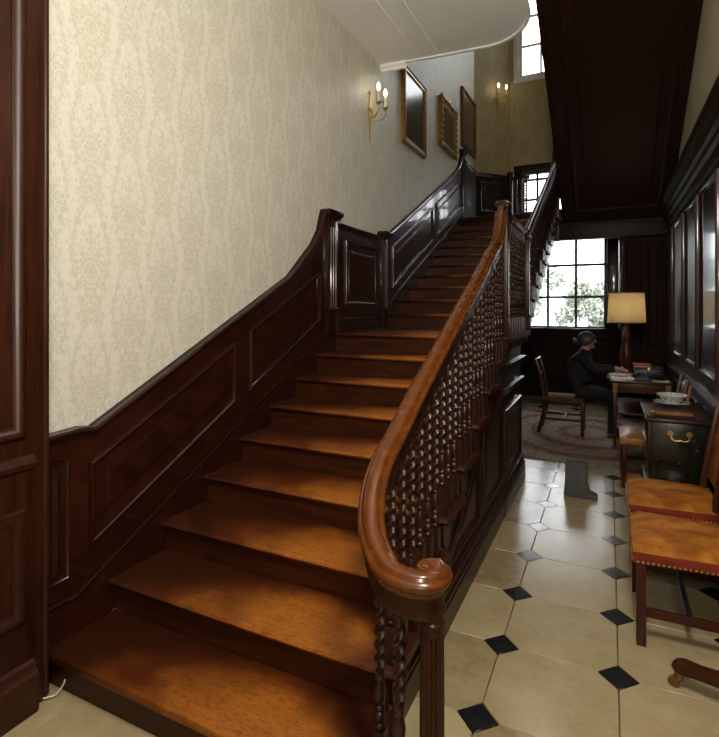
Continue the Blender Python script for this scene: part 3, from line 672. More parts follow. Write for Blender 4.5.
# canted corner wall of the landing
A, B = Vector((XL, 9.0)), Vector((-1.60, YFAR + .02)); dd = (B - A).normalized(); nn = Vector((dd.y, -dd.x))
def canted(a, b, n): q = A + dd * a + nn * n; return (q.x, q.y, b)
Lc = (B - A).length
wc = struct(MB().prism([(-.1, ZLAND - .16), (Lc + .1, ZLAND - .16), (Lc + .1, ZTOP), (-.1, ZTOP)], -.15, 0, canted).build('wall_canted', 'wallpaper_shaded', None, smooth=0))
MB().prism([(0, ZLAND), (Lc, ZLAND), (Lc, 3.94), (0, 3.94)], 0, .03, canted).build('dado_framing', 'mahogany_vertical', wc, smooth=0)
panel([(.1, ZLAND + .25), (Lc - .1, ZLAND + .25), (Lc - .1, 3.82), (.1, 3.82)], lambda a, b, n: canted(a, b, n + .03), wc, 'mahogany_vertical')
MB().sweep(CAPP, [(XL, 8.15, 3.96), (XL, 9.0, 3.96), (-1.62, YFAR - .03, 3.96)]).build('dado_cap', 'mahogany', wc)
MB().box(XL, XL + .03, 8.14, 9.02, ZLAND, 3.94).build('dado_framing', 'mahogany_vertical', wl, smooth=0)
# window reveal, shutter and partition behind the desk
pt = struct(MB().box(.17, XR, YLAND + .14, YLAND + .24, 0, ZLAND - .16).build('wall_partition', 'mahogany_matte', None, smooth=0))
fnQ = lambda a, b, n: (a, YLAND + .14 - n, b)
for x0, x1 in ((.22, .42), (.48, .68)):
    panel([(x0, 1.0), (x1, 1.0), (x1, 2.5), (x0, 2.5)], fnQ, pt, 'mahogany_matte', .03, .02, .03)
    panel([(x0, .2), (x1, .2), (x1, .8), (x0, .8)], fnQ, pt, 'mahogany_matte', .03, .02, .03)
sh = struct(bpy.data.objects.new('trim_3', None)); COL.objects.link(sh); sh.location = (.09, YFAR, 1.2); ORG[sh.name] = Vector(sh.location)
MB().box(-.03, .17, YFAR - .06, YFAR, 1.1, 2.84).build('window_architrave', 'mahogany_vertical', sh, .005)
MB().box(.135, .165, 8.5, YFAR - .06, 1.25, 2.62).build('open_shutter', 'mahogany_vertical', sh, .004)
fnW = lambda a, b, n: (a, YFAR - n, b)
for x0, x1 in ((-1.9, -1.25), (-1.1, -.45), (-.3, .1)):
    panel([(x0, .25), (x1, .25), (x1, 1.05), (x0, 1.05)], fnW, wf, 'mahogany_matte')
# left wall under the stairs is panelled dark
MB().box(XL, XL + .02, 4.93, YFAR, 0, 1.2).build('panelling', 'mahogany_vertical', wl, smooth=0)
pl2 = MB().prism([(4.93, 1.2), (YFAR, 1.2), (YFAR, ZLAND - .16), (8.13, ZLAND - .2)], 0, .02, YZ(XL)).build('panelling', 'mahogany_vertical', wl, smooth=0)
struct(MB().box(XL - .2, XL, 9.0, YFAR + .2, 0, ZLAND).build('wall_alcove', 'mahogany_matte'))
# rear wall of the hall with its windows
wb = wall_with_openings('wall_rear', 'plaster_cream', XL - .2, XR + .2, 0, 5.1, [], -2.85, -2.62)

# ------------------------------------------------------------------ PICTURES AND SCONCES
def picture(name, uvs, label, canvas, fmat, fw, th, ornate=False):
    """uvs: pixel corners (left top, left bottom, right top, right bottom) on the left wall"""
    y0, y1 = onX(*uvs[0], XL + th).y, onX(*uvs[2], XL + th).y
    z1 = (onX(*uvs[0], XL + th).z + onX(*uvs[2], XL + th).z) / 2; z0 = (onX(*uvs[1], XL + th).z + onX(*uvs[3], XL + th).z) / 2
    t = thing(name, (XL, (y0 + y1) / 2, z0), label, 'painting')
    X0 = XL + .001
    q = [(0, 0), (0, th * .6), (fw * .25, th), (fw * .45, th * .8), (fw * .7, th * .85), (fw, th * .45), (fw, 0)]
    m = MB(); poly = [(y0, z0), (y1, z0), (y1, z1), (y0, z1)]; vs = []; N = 4
    for d, h in q: vs += [(X0 + h, a, b) for a, b in (inset(poly, d) if d else poly)]
    m.add(vs, [(i * N + k, i * N + (k + 1) % N, (i + 1) * N + (k + 1) % N, (i + 1) * N + k) for i in range(len(q) - 1) for k in range(N)])
    f = m.build('frame', fmat, t, smooth=30)
    MB().box(X0, X0 + th * .5, y0 + fw * .9, y1 - fw * .9, z0 + fw * .9, z1 - fw * .9).build('canvas', canvas, t, smooth=0)
    if ornate:
        m = MB(); 
        for i in range(9):
            for zz in (z0 + .02, z1 - .02): m.sphere((X0 + th * .9, y0 + (y1 - y0) * i / 8, zz), (.025, .035, .03), 8, 5)
        for i in range(9):
            for yy in (y0 + .02, y1 - .02): m.sphere((X0 + th * .9, yy, z0 + (z1 - z0) * i / 8), (.025, .03, .035), 8, 5)
        m.sphere((X0 + th * .9, (y0 + y1) / 2, z1 + .02), (.02, .08, .05), 10, 6)
        tag(m.build('carved_ornament', 'gilt', f), kind='stuff')
picture('framed_painting', ((405, 64), (405, 143), (427, 86), (427, 157)), 'large dark painting with a gold frame hanging beside the candle sconce', 'canvas_dark', 'gilt', .085, .05)
picture('framed_painting', ((442, 97), (442, 146), (457, 111), (457, 157)), 'small painting in an ornate carved gilt frame between two larger paintings', 'canvas_brown', 'gilt', .10, .06, True)
picture('framed_painting', ((463.5, 88), (463.5, 146), (476.5, 103), (476.5, 158)), 'brownish red painting with a thin gilt frame next to the landing corner', 'canvas_maroon', 'gilt_dark', .05, .05)
def sconce(loc, rz, label, hs=1.0):
    s = thing('wall_sconce', loc, label, 'wall light', rz)
    # local: +x out of wall, y along wall, z up
    MB().lathe([(.004, -.30), (.010, -.27), (.006, -.24), (.013, -.10), (.018, .0), (.022, .03), (.014, .05), (.010, .12), (.016, .15), (.004, .17)], 12, (.022, 0, 0)).build('back_rod', ['brass'], s, local=True)
    m = MB(); m.sphere((.022, 0, .185), (.014, .03, .018), 10, 6); m.sphere((.022, 0, .02), (.02, .04, .03), 10, 6); m.build('rosette', 'brass', s, local=True)
    for sg in (-1, 1):
        b = (.15, .085 * sg, .04)
        MB().tube(spline([(.03, 0, -.02), (.07, .03 * sg, -.075), (.12, .07 * sg, -.07), (.155, .09 * sg, -.02), (b[0], b[1], b[2] - .02)], 6), .006, 8).build('arm', 'brass', s, local=True)
        MB().lathe([(.006, -.025), (.026, -.006), (.030, .002), (.014, .006), (.010, .012)], 14, b).build('drip_pan', 'brass', s, local=True)
        c = MB().lathe([(.011, .01), (.011, .11), (.007, .112)], 12, b).build('candle_tube', 'candle_white', s, local=True)
        MB().lathe([(.006, .11), (.013, .125), (.017, .145), (.013, .170), (.003, .192)], 12, b).build('bulb', 'bulb_glow', s, local=True)
p = onX(368, 112, XL); sconce((XL, p.y, p.z), 0, 'twin candle wall sconce on the cream damask wall beside the large painting')
q = ray(497, 100); k = (A.x * nn.x + A.y * nn.y) / (q.x * nn.x + q.y * nn.y); pc = CP + q * k
sconce((pc.x + nn.x * .001, pc.y + nn.y * .001, pc.z), math.atan2(nn.y, nn.x), 'candle wall sconce lit against the shaded corner wall of the landing')
# small balustrade standing on the landing before its window
lb = thing('landing_balustrade', (-1.35, 9.2, ZLAND), 'short pale lit balustrade standing before the landing window', 'balustrade')
xa = onY(510, 200, 9.2).x
MB().lathe([(.05, 0), (.05, .08), (.042, .1), (.045, .80), (.058, .86), (.058, .9), (.03, .93)], 16, (xa, 9.2, ZLAND)).build('newel_post', 'newel_wood', lb)
for i in range(1, 4):
    if .78 not in bm_cache: bm_cache[.78] = baluster_mesh(.78)
    inst('baluster', bm_cache[.78], lb, (xa + .085 * i + .02, 9.2, ZLAND))
MB().box(xa, xa + .33, 9.165, 9.235, ZLAND + .775, ZLAND + .83).build('handrail', 'newel_wood', lb, .01)

# ------------------------------------------------------------------ RUG
rg = thing('patterned_rug', (-.25, 7.05, 0), 'cream and crimson patterned oriental rug spread under the desk', 'rug')
MB().box(-1.55, .62, 5.58, 8.1, .0005, .010).build('pile', 'rug_pattern', rg, .003, 1)
m = MB()
for i in range(150): 
    x = -1.54 + 2.15 * i / 149; m.add([(x, 5.58, .001), (x + .007, 5.58, .001), (x + .007, 5.58, .006), (x, 5.58, .006), (x + random.uniform(-.008, .008), 5.53, .0015)], [(0, 1, 2, 3), (0, 4, 1), (1, 4, 2), (2, 4, 3), (3, 4, 0)])
tag(m.build('fringe', 'rug_fringe', rg, smooth=0), kind='stuff')
# ------------------------------------------------------------------ UPHOLSTERED CHAIRS ALONG THE RIGHT WALL
def side_chair(name, loc, label, seatmat, rz=0, Wd=.56, D=.46, stretch=True, nails=True, group=None, band='velvet_red'):
    """local: front faces -x, x from 0 (front) to D (back); y from 0 to Wd"""
    t = thing(name, loc, label, 'chair', rz, group)
    # seat cushion: domed
    nx, ny = 10, 10; vs = []; z0, z1 = .385, .452; bx = lambda i: D * i / nx
    def tap(i): return .035 * i / nx
    for j in range(ny + 1):
        for i in range(nx + 1):
            fx, fy = i / nx, j / ny; e = min(1, min(fx, 1 - fx) * 7) * min(1, min(fy, 1 - fy) * 7)
            y = tap(i) + (Wd - 2 * tap(i)) * fy
            vs.append((bx(i), y, z1 - .014 + .032 * math.sqrt(max(0, e)) * (.7 + .3 * math.sin(PI * fx) * math.sin(PI * fy))))
    fs = [(j * (nx + 1) + i, j * (nx + 1) + i + 1, (j + 1) * (nx + 1) + i + 1, (j + 1) * (nx + 1) + i) for j in range(ny) for i in range(nx)]
    m = MB(); m.add(vs, fs)
    m.build('seat', seatmat, t, local=True, smooth=60)
    # side band
    m = MB(); tp = .035; q = [(0, 0), (D, tp), (D, Wd - tp), (0, Wd)]
    m.prism(q, z0, z1 - .014, lambda a, b, d: (a, b, d)); band = m.build('seat_band', band, t, .006, local=True)
    if nails:
        m = MB()
        for (a, b) in ((q[0], q[1]), (q[0], q[3])):
            for i in range(1, 22):
                f = i / 22; x = a[0] + (b[0] - a[0]) * f; y = a[1] + (b[1] - a[1]) * f
                m.sphere((x, y, z0 + .010), .0065, 6, 4)
        m.build('brass_nails', 'brass', band, local=True)
    L = .02
    for (x, y) in ((.035, .032), (.035, Wd - .032)):
        MB().box(x - L, x + L, y - L, y + L, 0, z0 + .005).build('leg', 'chair_wood', t, .003, local=True)
    for sy in (.065, Wd - .065):
        pp = [(D + .05, 0), (D + .005, .16), (D - .02, .36), (D - .015, .5), (D + .02, .72), (D + .07, .96), (D + .035, .965), (D - .015, .72), (D - .05, .5), (D - .055, .36), (D - .03, .16), (D + .015, 0)]
        MB().prism(pp, sy - .017, sy + .017, lambda a, b, d: (a, d, b)).build('back_leg', 'chair_wood', t, .004, local=True)
    if stretch:
        for y in (.034, Wd - .034): MB().box(.045, D - .01, y - .011 + (.02 if y < .1 else -.02) * 0, y + .011, .135, .175).build('stretcher', 'chair_wood', t, .003, local=True)
        MB().box(.22, .242, .04, Wd - .04, .14, .172).build('stretcher', 'steel_dark', t, .003, local=True)
    def rake(z): return D - .01 + (z - .5) * .16
    m = MB(); poly = [(rake(.52) - .012, .52), (rake(.90) - .012, .90), (rake(.92) + .005, .92), (rake(.92) + .03, .92), (rake(.52) + .02, .52)]
    m.prism(poly, .085, Wd - .085, lambda a, b, d: (a, d, b)).build('backrest', seatmat, t, .012, 2, local=True)
    return t
side_chair('upholstered_chair', (.100, 2.70, 0), 'orange velvet chair with brass nails and square legs beside the caster foot', 'velvet_orange')
side_chair('upholstered_chair', (.105, 3.34, 0), 'orange velvet chair standing between the dark chest and the other velvet chair', 'velvet_orange')
side_chair('upholstered_chair', (.085, 5.02, 0), 'tan leather seated chair standing between the desk and the dark chest', 'leather_tan', nails=False, Wd=.52, band='leather_tan')
# tripod stand with caster
ts = thing('tripod_stand', (.575, 2.36, 0), 'dark wooden tripod stand with brass caster feet beside the velvet chair', 'table')
MB().lathe([(.035, .10), (.05, .14), (.03, .2), (.022, .4), (.03, .55), (.02, .66)], 16, (.575, 2.36, 0)).build('column', 'chair_wood', ts)
MB().lathe([(.09, .655), (.105, .665), (.105, .68), (.001, .682)], 24, (.575, 2.36, 0)).build('tabletop', 'chair_wood', ts)
for a in (159, 279, 39):
    if a == 39: a = 20
    d = Vector((math.cos(math.radians(a)), math.sin(math.radians(a)))); L = .352 if a == 159 else (.2 if a == 279 else .07)
    o = Vector((.575, 2.36))
    def lf(s_, b, n_): q_ = o + d * s_ + Vector((-d.y, d.x)) * n_; return (q_.x, q_.y, b)
    top = [(0, .19), (L * .3, .165), (L * .55, .135), (L * .75, .125), (L * .92, .125), (L, .112), (L + .012, .095), (L, .075), (L * .92, .068), (L * .75, .078), (L * .5, .085), (0, .10)]
    lg = MB().prism(top, -.022, .022, lf).build('leg', 'chair_wood', ts, .006)
    c = o + d * (L * .96); c2 = o + d * (L + .005)
    MB().lathe([(.017, .04), (.018, .072)], 12, (c.x, c.y, 0)).build('caster_cup', 'gilt_dark', lg)
    wv = MB(); wv.lathe([(.014, -.011), (.021, -.008), (.021, .008), (.014, .011)], 14, (0, 0, 0), 'y'); wv.v = [(c2.x + x * d.x - y * d.y, c2.y + x * d.y + y * d.x, z + .021) for x, y, z in wv.v]
    wv.build('caster_wheel', 'gilt_dark', lg)
# ------------------------------------------------------------------ CHEST
ch = thing('lacquer_chest', (.45, 4.45, 0), 'dark green lacquered chest with a brass handle standing against the panelled wall', 'chest')
cx0, cx1, cy0, cy1 = .245, .655, 4.12, 4.80
MB().box(cx0, cx1, cy0, cy1, .30, .775).build('body', 'lacquer', ch, .004)
MB().box(cx0 - .012, cx1 + .0, cy0 - .015, cy1 + .01, .775, .80).build('lid', 'mahogany_side', ch, .005)
for (a, b) in ((cx0, cx0 + .022), (cx1 - .022, cx1)): MB().box(a, b, cy0 - .006, cy0 + .002, .30, .775).build('corner_strap', 'mahogany_side', ch, .002)
MB().box(cx0 - .01, cx1, cy0 - .01, cy1, .27, .315).build('stand_rail', 'mahogany_side', ch, .004)
for (x, y) in ((cx0 + .02, cy0 + .02), (cx1 - .03, cy0 + .02), (cx0 + .02, cy1 - .03), (cx1 - .03, cy1 - .03)): MB().box(x - .025, x + .025, y - .025, y + .025, 0, .28).build('leg', 'mahogany_side', ch, .004)
hx = onY(680, 437, cy0); hz_ = hx.z; hx = hx.x
hd = MB().tube(spline([(hx - .055, cy0 - .012, hz_ + .02), (hx - .05, cy0 - .03, hz_ - .012), (hx - .025, cy0 - .034, hz_ - .024), (hx, cy0 - .034, hz_ - .018), (hx + .025, cy0 - .034, hz_ - .024), (hx + .05, cy0 - .03, hz_ - .012), (hx + .055, cy0 - .012, hz_ + .02)], 5), .006, 8).build('handle', 'brass', ch)
for sx in (-.055, .055): MB().lathe([(.020, -.001), (.020, .003), (.010, .008), (.007, .018)], 12, (hx + sx, cy0 - .001, hz_ + .02), 'y', None).build('handle_plate', 'brass', hd)
bo = ch
pc_ = onZ(672, 405, .80)
pl = thing('porcelain_saucer', (pc_.x, pc_.y + .02, .80), 'white patterned saucer under the porcelain bowl on the chest', 'saucer')
MB().lathe([(.05, 0), (.055, .006), (.10, .014), (.125, .022), (.125, .026), (.10, .019), (.05, .011), (.001, .010)], 28, (pc_.x, pc_.y + .02, .80)).build('dish', 'porcelain_pattern', pl)
bw = thing('porcelain_bowl', (pc_.x, pc_.y + .02, .811), 'patterned porcelain bowl standing in its saucer on the dark chest', 'bowl')
MB().lathe([(.055, 0), (.058, .012), (.075, .028), (.088, .05), (.108, .066), (.108, .071), (.084, .054), (.066, .026), (.001, .018)], 28, (pc_.x, pc_.y + .02, .811)).build('bowl_body', 'porcelain_pattern', bw)
pb = onZ(673, 415, .80)
wt = thing('wooden_tray', (pb.x, pb.y, .80), 'small oblong tan wooden tray in front of the bowl on the chest', 'tray')
m = MB(); pts = [(pb.x + .125 * math.copysign(abs(math.cos(a)) ** .6, math.cos(a)), pb.y + .045 * math.copysign(abs(math.sin(a)) ** .6, math.sin(a))) for a in [2 * PI * i / 28 for i in range(28)]]
m.prism(pts, .80, .825, lambda a, b, d: (a, b, d)).build('tray_body', 'tan_wood', wt, .006)
MB().sphere((pb.x - .125, pb.y, .815), (.022, .014, .010), 10, 6).build('handle', 'brass', wt)

# ------------------------------------------------------------------ DESK
DX0, DX1, DY0, DY1, DZ = .035, .60, 6.42, 7.75, .76
dk = thing('writing_desk', (.32, 7.05, 0), 'brown wooden writing desk with inlaid corners standing by the panelled wall', 'desk')
MB().box(DX0 - .02, DX1 + .02, DY0 - .02, DY1 + .02, DZ - .025, DZ).build('tabletop', 'desk_wood', dk, .005)
MB().box(DX0 + .03, DX1 - .03, DY0 + .012, DY0 + .03, DZ - .135, DZ - .025).build('apron', 'desk_wood', dk, .003)
MB().box(DX0 + .012, DX0 + .03, DY0 + .03, DY1 - .03, DZ - .135, DZ - .025).build('apron', 'desk_wood', dk, .003)
MB().box(DX0 + .03, DX1 - .03, DY1 - .03, DY1 - .012, DZ - .135, DZ - .025).build('apron', 'desk_wood', dk, .003)
for x in (DX0, DX1 - .05):
    for y in (DY0, DY1 - .05):
        MB().box(x, x + .05, y, y + .05, DZ - .135, DZ - .026).build('corner_block', 'inlay_wood', dk, .003)
        MB().prism([(-.022, -.022), (.022, -.022), (.022, .022), (-.022, .022)], .010, DZ - .134, lambda a, b, d, x=x, y=y: (x + .025 + a * (.6 + .4 * d / .62), y + .025 + b * (.6 + .4 * d / .62), d)).build('leg', 'desk_wood', dk, .003)
MB().box(DX0 + .06, DX1 - .02, DY0 + .1, DY1 - .1, .36, .385).build('shelf', 'desk_wood', dk, .003)
# navy satchel / box below and behind
def boxthing(name, x0, x1, y0, y1, z0, z1, mat, label, cat, bev=.006, group=None):
    t = thing(name, ((x0 + x1) / 2, (y0 + y1) / 2, z0), label, cat, 0, group)
    return t
nb = boxthing('document_box', .22, .50, 6.75, 7.05, DZ, .88, 'navy_leather', 'dark navy document box lying on the desk under the red folder', 'box')
MB().box(.27, .56, 6.78, 7.08, DZ, .86).build('box_body', 'navy_leather', nb, .012)
MB().box(.265, .565, 6.775, 7.085, .86, .885).build('box_lid', 'navy_leather', nb, .01)
MB().box(.40, .43, 6.765, 6.782, .83, .875).build('clasp', 'brass', nb, .003)
rb = thing('red_folder', (.33, 6.9, .885), 'bright red folder lying on top of the navy document box', 'folder')
MB().box(.26, .44, 6.80, 7.02, .891, .912).build('cover', 'red_cover', rb, .003)
MB().box(.263, .437, 6.803, 7.017, .885, .8915).build('pages', 'paper', rb, .001)
def sheets(x, y, w, h, n, label, rz, nm='paper_sheet', z=DZ):
    t = thing(nm, (x, y, z), label, 'paper', rz)
    for i in range(n):
        a = random.uniform(-.12, .12); m = MB(); c, s_ = math.cos(a), math.sin(a); vs = []
        for zz in (z * 0 + .0008 + i * .003, .0018 + i * .003):
            for j in range(7):
                for k in (-1, 1):
                    px_, py_ = w * (j / 6 - .5), k * h / 2; vs.append((px_ * c - py_ * s_, px_ * s_ + py_ * c, zz + .010 * (abs(j / 6 - .5) * 2) ** 3 * (i == n - 1)))
        fs = []
        for b_ in (0, 14): fs += [(b_ + 2 * j, b_ + 2 * j + 1, b_ + 2 * j + 3, b_ + 2 * j + 2) for j in range(6)]
        fs += [(0, 1, 15, 14), (12, 13, 27, 26)] + [(2 * j, 2 * j + 2, 16 + 2 * j, 14 + 2 * j) for j in range(6)] + [(2 * j + 1, 2 * j + 3, 17 + 2 * j, 15 + 2 * j) for j in range(6)]
        m.add(vs, fs); m.build('sheet', 'paper', t, smooth=0, local=True)
sheets(.12, 6.60, .26, .20, 3, 'loose white papers lying at the corner of the desk nearest the rug edge', .2)
sheets(.12, 6.95, .24, .21, 4, 'white papers under the hands of the seated person', -.15)
sheets(.51, 6.50, .16, .12, 2, 'narrow white sheets by the desk end beside the telephone', .05)
# telephone
tl = thing('telephone', (.33, 6.58, DZ), 'dark desk telephone with a handset lying among papers on the desk', 'telephone')
MB().prism([(-.075, 0), (.075, 0), (.06, .05), (-.05, .032)], -.08, .08, lambda a, b, d: (.33 + a, 6.58 + d, DZ + b)).build('telephone_base', 'grey_felt', tl, .008)
hs = MB().tube(spline([(.265, 6.50, DZ + .05), (.28, 6.53, DZ + .068), (.30, 6.58, DZ + .074), (.28, 6.63, DZ + .068), (.265, 6.66, DZ + .05)], 5), .013, 10)
hs.build('handset', 'rubber', tl)
# ------------------------------------------------------------------ TABLE LAMP
lp = onZ(626.5, 371, DZ); LX, LY = lp.x, lp.y
LX, LY = onY(626.5, 371, 7.36).x, 7.36
la = thing('table_lamp', (LX, LY, DZ), 'large table lamp with a glowing tan drum shade and turned wooden base', 'lamp')
zt, zb_ = onY(626, 293, LY).z, onY(626, 322.5, LY).z
rt, rb_ = (onY(644.5, 300, LY).x - onY(608.5, 300, LY).x) / 2, (onY(646, 300, LY).x - onY(607, 300, LY).x) / 2
sd = MB(); n = 40; vs = []
for r_, z_ in ((rb_, zb_), (rt, zt), (rt - .004, zt), (rb_ - .004, zb_)):
    vs += [(LX + r_ * math.cos(2 * PI * k / n), LY + r_ * math.sin(2 * PI * k / n), z_) for k in range(n)]
sd.add(vs, [(i * n + k, i * n + (k + 1) % n, ((i + 1) % 4) * n + (k + 1) % n, ((i + 1) % 4) * n + k) for i in range(4) for k in range(n)])
sh_ = sd.build('lamp_shade', 'lamp_shade', la)
m = MB()
for r_, z_ in ((rb_, zb_), (rt, zt)): m.tube([(LX + r_ * math.cos(2 * PI * k / 40), LY + r_ * math.sin(2 * PI * k / 40), z_) for k in range(41)], .006, 6)
m.build('shade_trim', 'leather_tan', sh_)
MB().lathe([(.085, 0), (.09, .02), (.07, .035), (.05, .06), (.07, .12), (.078, .20), (.065, .30), (.04, .38), (.05, .42), (.055, .45), (.035, .49), (.025, .53), (.03, .56), (.012, .60), (.010, .68)], 24, (LX, LY, DZ)).build('lamp_base', 'desk_wood', la)
MB().sphere((LX, LY, zb_ + .10), (.03, .03, .045), 12, 8).build('bulb', 'candle_white', la)
bl_ = bpy.data.lights.new('lamp_bulb_light', 'POINT'); bl_.energy = 3.5; bl_.color = (1, .84, .60); bl_.shadow_soft_size = .05
blo = bpy.data.objects.new('lamp_bulb_light', bl_); COL.objects.link(blo); blo.location = (LX + .0, LY, zb_ + .19)
# ------------------------------------------------------------------ DESK CHAIR (faces +x)
dc = thing('desk_chair', (-.50, 6.98, .010), 'dark wooden armless chair with open back carrying the seated person', 'chair')
x0, x1, y0, y1 = -.26, .24, -.23, .23
MB().prism([(x0, y0 + .03), (x1, y0), (x1, y1), (x0, y1 - .03)], .415, .452, lambda a, b, d: (a, b, d)).build('seat', 'seat_leather', dc, .008, local=True)
MB().box(x0 + .02, x1 - .02, y0 + .03, y1 - .03, .37, .416).build('seat_rail', 'chair_wood', dc, .003, local=True)
for y in (y0 + .02, y1 - .02): MB().prism([(-.02, -.02), (.02, -.02), (.02, .02), (-.02, .02)], 0, .415, lambda a, b, d, y=y: (x1 - .03 + a, y + b, d)).build('leg', 'chair_wood', dc, .003, local=True)
for y in (y0 + .05, y1 - .05):
    pp = [(x0 - .06, 0), (x0 - .0, .25), (x0 + .01, .45), (x0 - .03, .70), (x0 - .09, .92), (x0 - .055, .92), (x0 + .01, .70), (x0 + .05, .45), (x0 + .04, .25), (x0 - .02, 0)]
    MB().prism(pp, y - .017, y + .017, lambda a, b, d: (a, d, b)).build('back_leg', 'chair_wood', dc, .004, local=True)
for z, h in ((.86, .06), (.70, .035), (.56, .03)):
    xx = x0 - .015 - max(0, z - .6) * .18; MB().box(xx - .01, xx + .012, y0 + .05, y1 - .05, z, z + h).build('back_rail', 'chair_wood', dc, .004, local=True)
for y in (y0 + .03, y1 - .03): MB().box(x0 + .02, x1 - .03, y - .01, y + .01, .17, .20).build('stretcher', 'chair_wood', dc, .003, local=True)
MB().box(-.01, .01, y0 + .04, y1 - .04, .17, .20).build('stretcher', 'chair_wood', dc, .003, local=True)
# ------------------------------------------------------------------ PERSON (one continuous body)
PXc, PYc = -.37, 6.98
def skin_body():
    V, Eg, Rr = [], [], []
    def add(p, r, par=None):
        V.append(p); Rr.append(r if isinstance(r, tuple) else (r, r))
        if par is not None: Eg.append((par, len(V) - 1))
        return len(V) - 1
    pel = add((0, 0, .56), (.155, .19))
    w = add((.02, 0, .70), (.145, .17), pel); c_ = add((.05, 0, .86), (.145, .18), w); s_ = add((.075, 0, .965), (.11, .14), c_)
    nk = add((.105, 0, 1.03), .05, s_); hd1 = add((.135, 0, 1.10), (.075, .068), nk); hd2 = add((.14, 0, 1.18), (.090, .075), hd1); add((.13, 0, 1.225), (.06, .055), hd2)
    ends = []
    for sg in (-1, 1):
        sh = add((.075, .155 * sg, .955), .062, s_); el = add((.20, .20 * sg, .80), .048, sh); fr = add((.36, .15 * sg, .815), .038, el); wr_ = add((.44, .115 * sg, .815), .026, fr); hnd = add((.50, .10 * sg, .808), (.018, .034), wr_)
        ends.append((sg, (.53, .095 * sg, .805)))
        hp = add((.06, .085 * sg, .53), .092, pel); kn = add((.40, .095 * sg, .50), .066, hp); cf = add((.42, .095 * sg, .33), .058, kn); an = add((.38, .095 * sg, .085), .040, cf); ft = add((.45, .10 * sg, .050), (.048, .035), an); add((.56, .105 * sg, .042), (.038, .03), ft)
    me = bpy.data.meshes.new('person_skeleton'); me.from_pydata(V, Eg, []); ob = bpy.data.objects.new('person_skeleton', me); COL.objects.link(ob)
    md = ob.modifiers.new('skin', 'SKIN'); 
    for i, r in enumerate(Rr): me.skin_vertices[0].data[i].radius = r; me.skin_vertices[0].data[i].use_root = (i == 0)
    md.use_smooth_shade = True; sb = ob.modifiers.new('sub', 'SUBSURF'); sb.levels = 2; sb.render_levels = 2
    dg = bpy.context.evaluated_depsgraph_get(); ev = ob.evaluated_get(dg); m2 = bpy.data.meshes.new_from_object(ev)
    vs = [tuple(v.co) for v in m2.vertices]; fs = [tuple(p_.vertices) for p_ in m2.polygons]
    bpy.data.objects.remove(ob); m = MB(); m.add(vs, fs)
    for i, f in enumerate(fs):
        c = sum((Vector(vs[k]) for k in f), Vector()) / len(f)
        m.mi[i] = 1 if (c.z > 1.045 or (c.x > .435 and c.z > .70)) else 0
    m.cur = 1
    for sg, e in ends:      # five fingers
        for i in range(4):
            b = (e[0] - .015, e[1] + (-.024 + .016 * i), e[2]); Lf = (.055, .065, .06, .045)[i]
            m.tube([b, (b[0] + Lf * .5, b[1], b[2] + .006), (b[0] + Lf, b[1] - .002, b[2] - .012)], [.008, .0075, .006], 6)
        b = (e[0] - .05, e[1] - .030 * sg, e[2]); m.tube([b, (b[0] + .03, b[1] - .014 * sg, b[2]), (b[0] + .055, b[1] - .016 * sg, b[2] - .008)], [.009, .008, .006], 6)
    # face: nose, ears, brow, chin
    m.tube([(.208, 0, 1.172), (.226, 0, 1.146), (.212, 0, 1.136)], [.006, .011, .009], 7); m.sphere((.190, 0, 1.080), (.024, .026, .020), 8, 6)
    for sg in (-1, 1): m.sphere((.135, .077 * sg, 1.15), (.02, .010, .03), 8, 6)
    m.cur = 2
    for sg in (-1, 1): m.sphere((.205, .026 * sg, 1.168), (.006, .009, .005), 8, 5)
    m.cur = 3; m.sphere((.207, 0, 1.110), (.006, .020, .005), 8, 5)
    return m
ps = thing('person', (PXc, PYc, .010), 'person in dark clothes seated at the desk with hands on papers', 'person')
MAT['lips'] = MAT['velvet_red']
skin_body().build('body', ['navy_cloth', 'skin', 'rubber', 'velvet_red'], ps, smooth=80, local=True)
hm = MB(); vs = []; nu, nv = 22, 14
for j in range(nv + 1):
    for k in range(nu):
        th = PI * .74 * j / nv; ph = 2 * PI * k / nu; front = max(0, math.cos(ph)); th2 = th * (1 - .48 * front ** 1.5)
        vs.append((.122 + .112 * math.sin(th2) * math.cos(ph), .093 * math.sin(th2) * math.sin(ph), 1.165 + .105 * math.cos(th2)))
hm.add(vs, [(j * nu + k, j * nu + (k + 1) % nu, (j + 1) * nu + (k + 1) % nu, (j + 1) * nu + k) for j in range(nv) for k in range(nu)])
hm.sphere((.0, 0, 1.14), (.045, .045, .045), 12, 8); hm.build('hair', 'grey_hair', ps, smooth=60, local=True)
for sg in (-1, 1):
    MB().prism([(-.06, -.03), (.10, -.038), (.16, -.028), (.17, 0), (.16, .028), (.10, .038), (-.06, .03)], .0, .035, lambda a, b, d, sg=sg: (.41 + a, .10 * sg + b, d)).build('shoe', 'rubber', ps, .008, local=True)
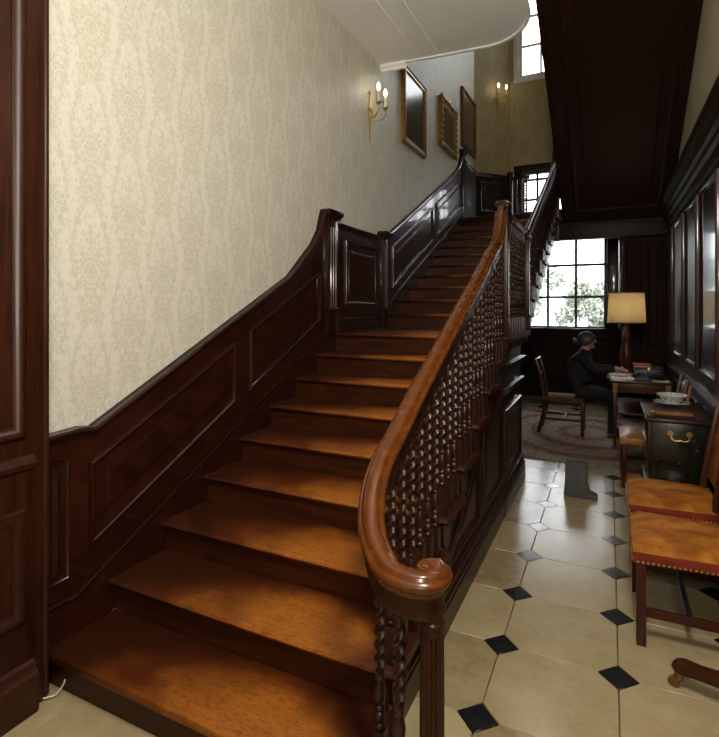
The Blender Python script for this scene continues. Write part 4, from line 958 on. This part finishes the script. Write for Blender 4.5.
# ------------------------------------------------------------------ GREY FORM OF A BLURRED LEG AND SHOE AT THE RUG EDGE
gb = onZ(576, 498, 0); w_ = .115
gs = thing('leg_form', (gb.x, gb.y, 0), 'grey form of a blurred leg and shoe standing on the stone tiles before the rug', 'boot')
MB().prism([(-w_ * .95, 0), (w_ * 1.55, 0), (w_ * 1.6, .028), (w_ * 1.0, .055), (w_ * .84, .10), (w_ * .8, .29), (-w_ * .8, .29), (-w_ * .84, .12)], -.05, .05, lambda a, b, d: (gb.x + a * .9, gb.y + .05 + d, b)).build('form_body', 'grey_felt', gs, .018, 3)
# ------------------------------------------------------------------ THIN WHITE STRAND BY THE LOWEST STEP
cb = tag(MB().tube(spline([(-2.045, 1.275, .012), (-2.02, 1.30, .012), (-1.995, 1.32, .02), (-1.975, 1.335, .055), (-1.968, 1.337, .075)], 5), .003, 8).build('white_strand', 'strand_white'), 'short white cable lying between the panelled casing and lowest step', 'strand')
# ------------------------------------------------------------------ OUTSIDE: lawn and trees
struct(MB().box(-40, 40, YFAR + .3, 70, -1.3, -1.2).build('ground', 'lawn'))
def tree(x, y, h, r, label, n=700):
    t = thing('garden_tree', (x, y, -1.2), label, 'tree', 0, 'trees outside the window')
    MB().tube([(x, y, -1.2), (x + .1, y, h * .3), (x, y, h * .75)], [r * .09, r * .07, r * .03], 8).build('trunk', 'bark', t)
    m = MB()
    cl = [(random.gauss(0, .38), random.gauss(0, .3), random.uniform(-.35, .5)) for _ in range(26)]
    for i in range(n):
        c = random.choice(cl); d = Vector((random.gauss(0, 1), random.gauss(0, 1), random.gauss(0, 1))).normalized() * random.uniform(.12, .27) * r
        p_ = Vector((x + c[0] * r, y + c[1] * r, h * .62 + c[2] * r * 1.1)) + d; s = r * random.uniform(.04, .07)
        e1 = Vector((random.gauss(0, 1), random.gauss(0, 1), random.gauss(0, 1))).normalized(); e2 = e1.cross(Vector((random.gauss(0, 1), random.gauss(0, 1), random.gauss(0, 1)))).normalized()
        m.add([p_ - e1 * s, p_ + e2 * s * .5, p_ + e1 * s, p_ - e2 * s * .5], [(0, 1, 2, 3)])
    tag(m.build('foliage', 'leaves', t, smooth=0), kind='stuff')
tree(-4.1, 22, 3.3, 2.0, 'leafy garden tree seen through the middle panes beside the window bar', 6000)
tree(-.6, 31, 2.2, 2.3, 'low leafy garden tree seen through the lower right window pane', 6000)
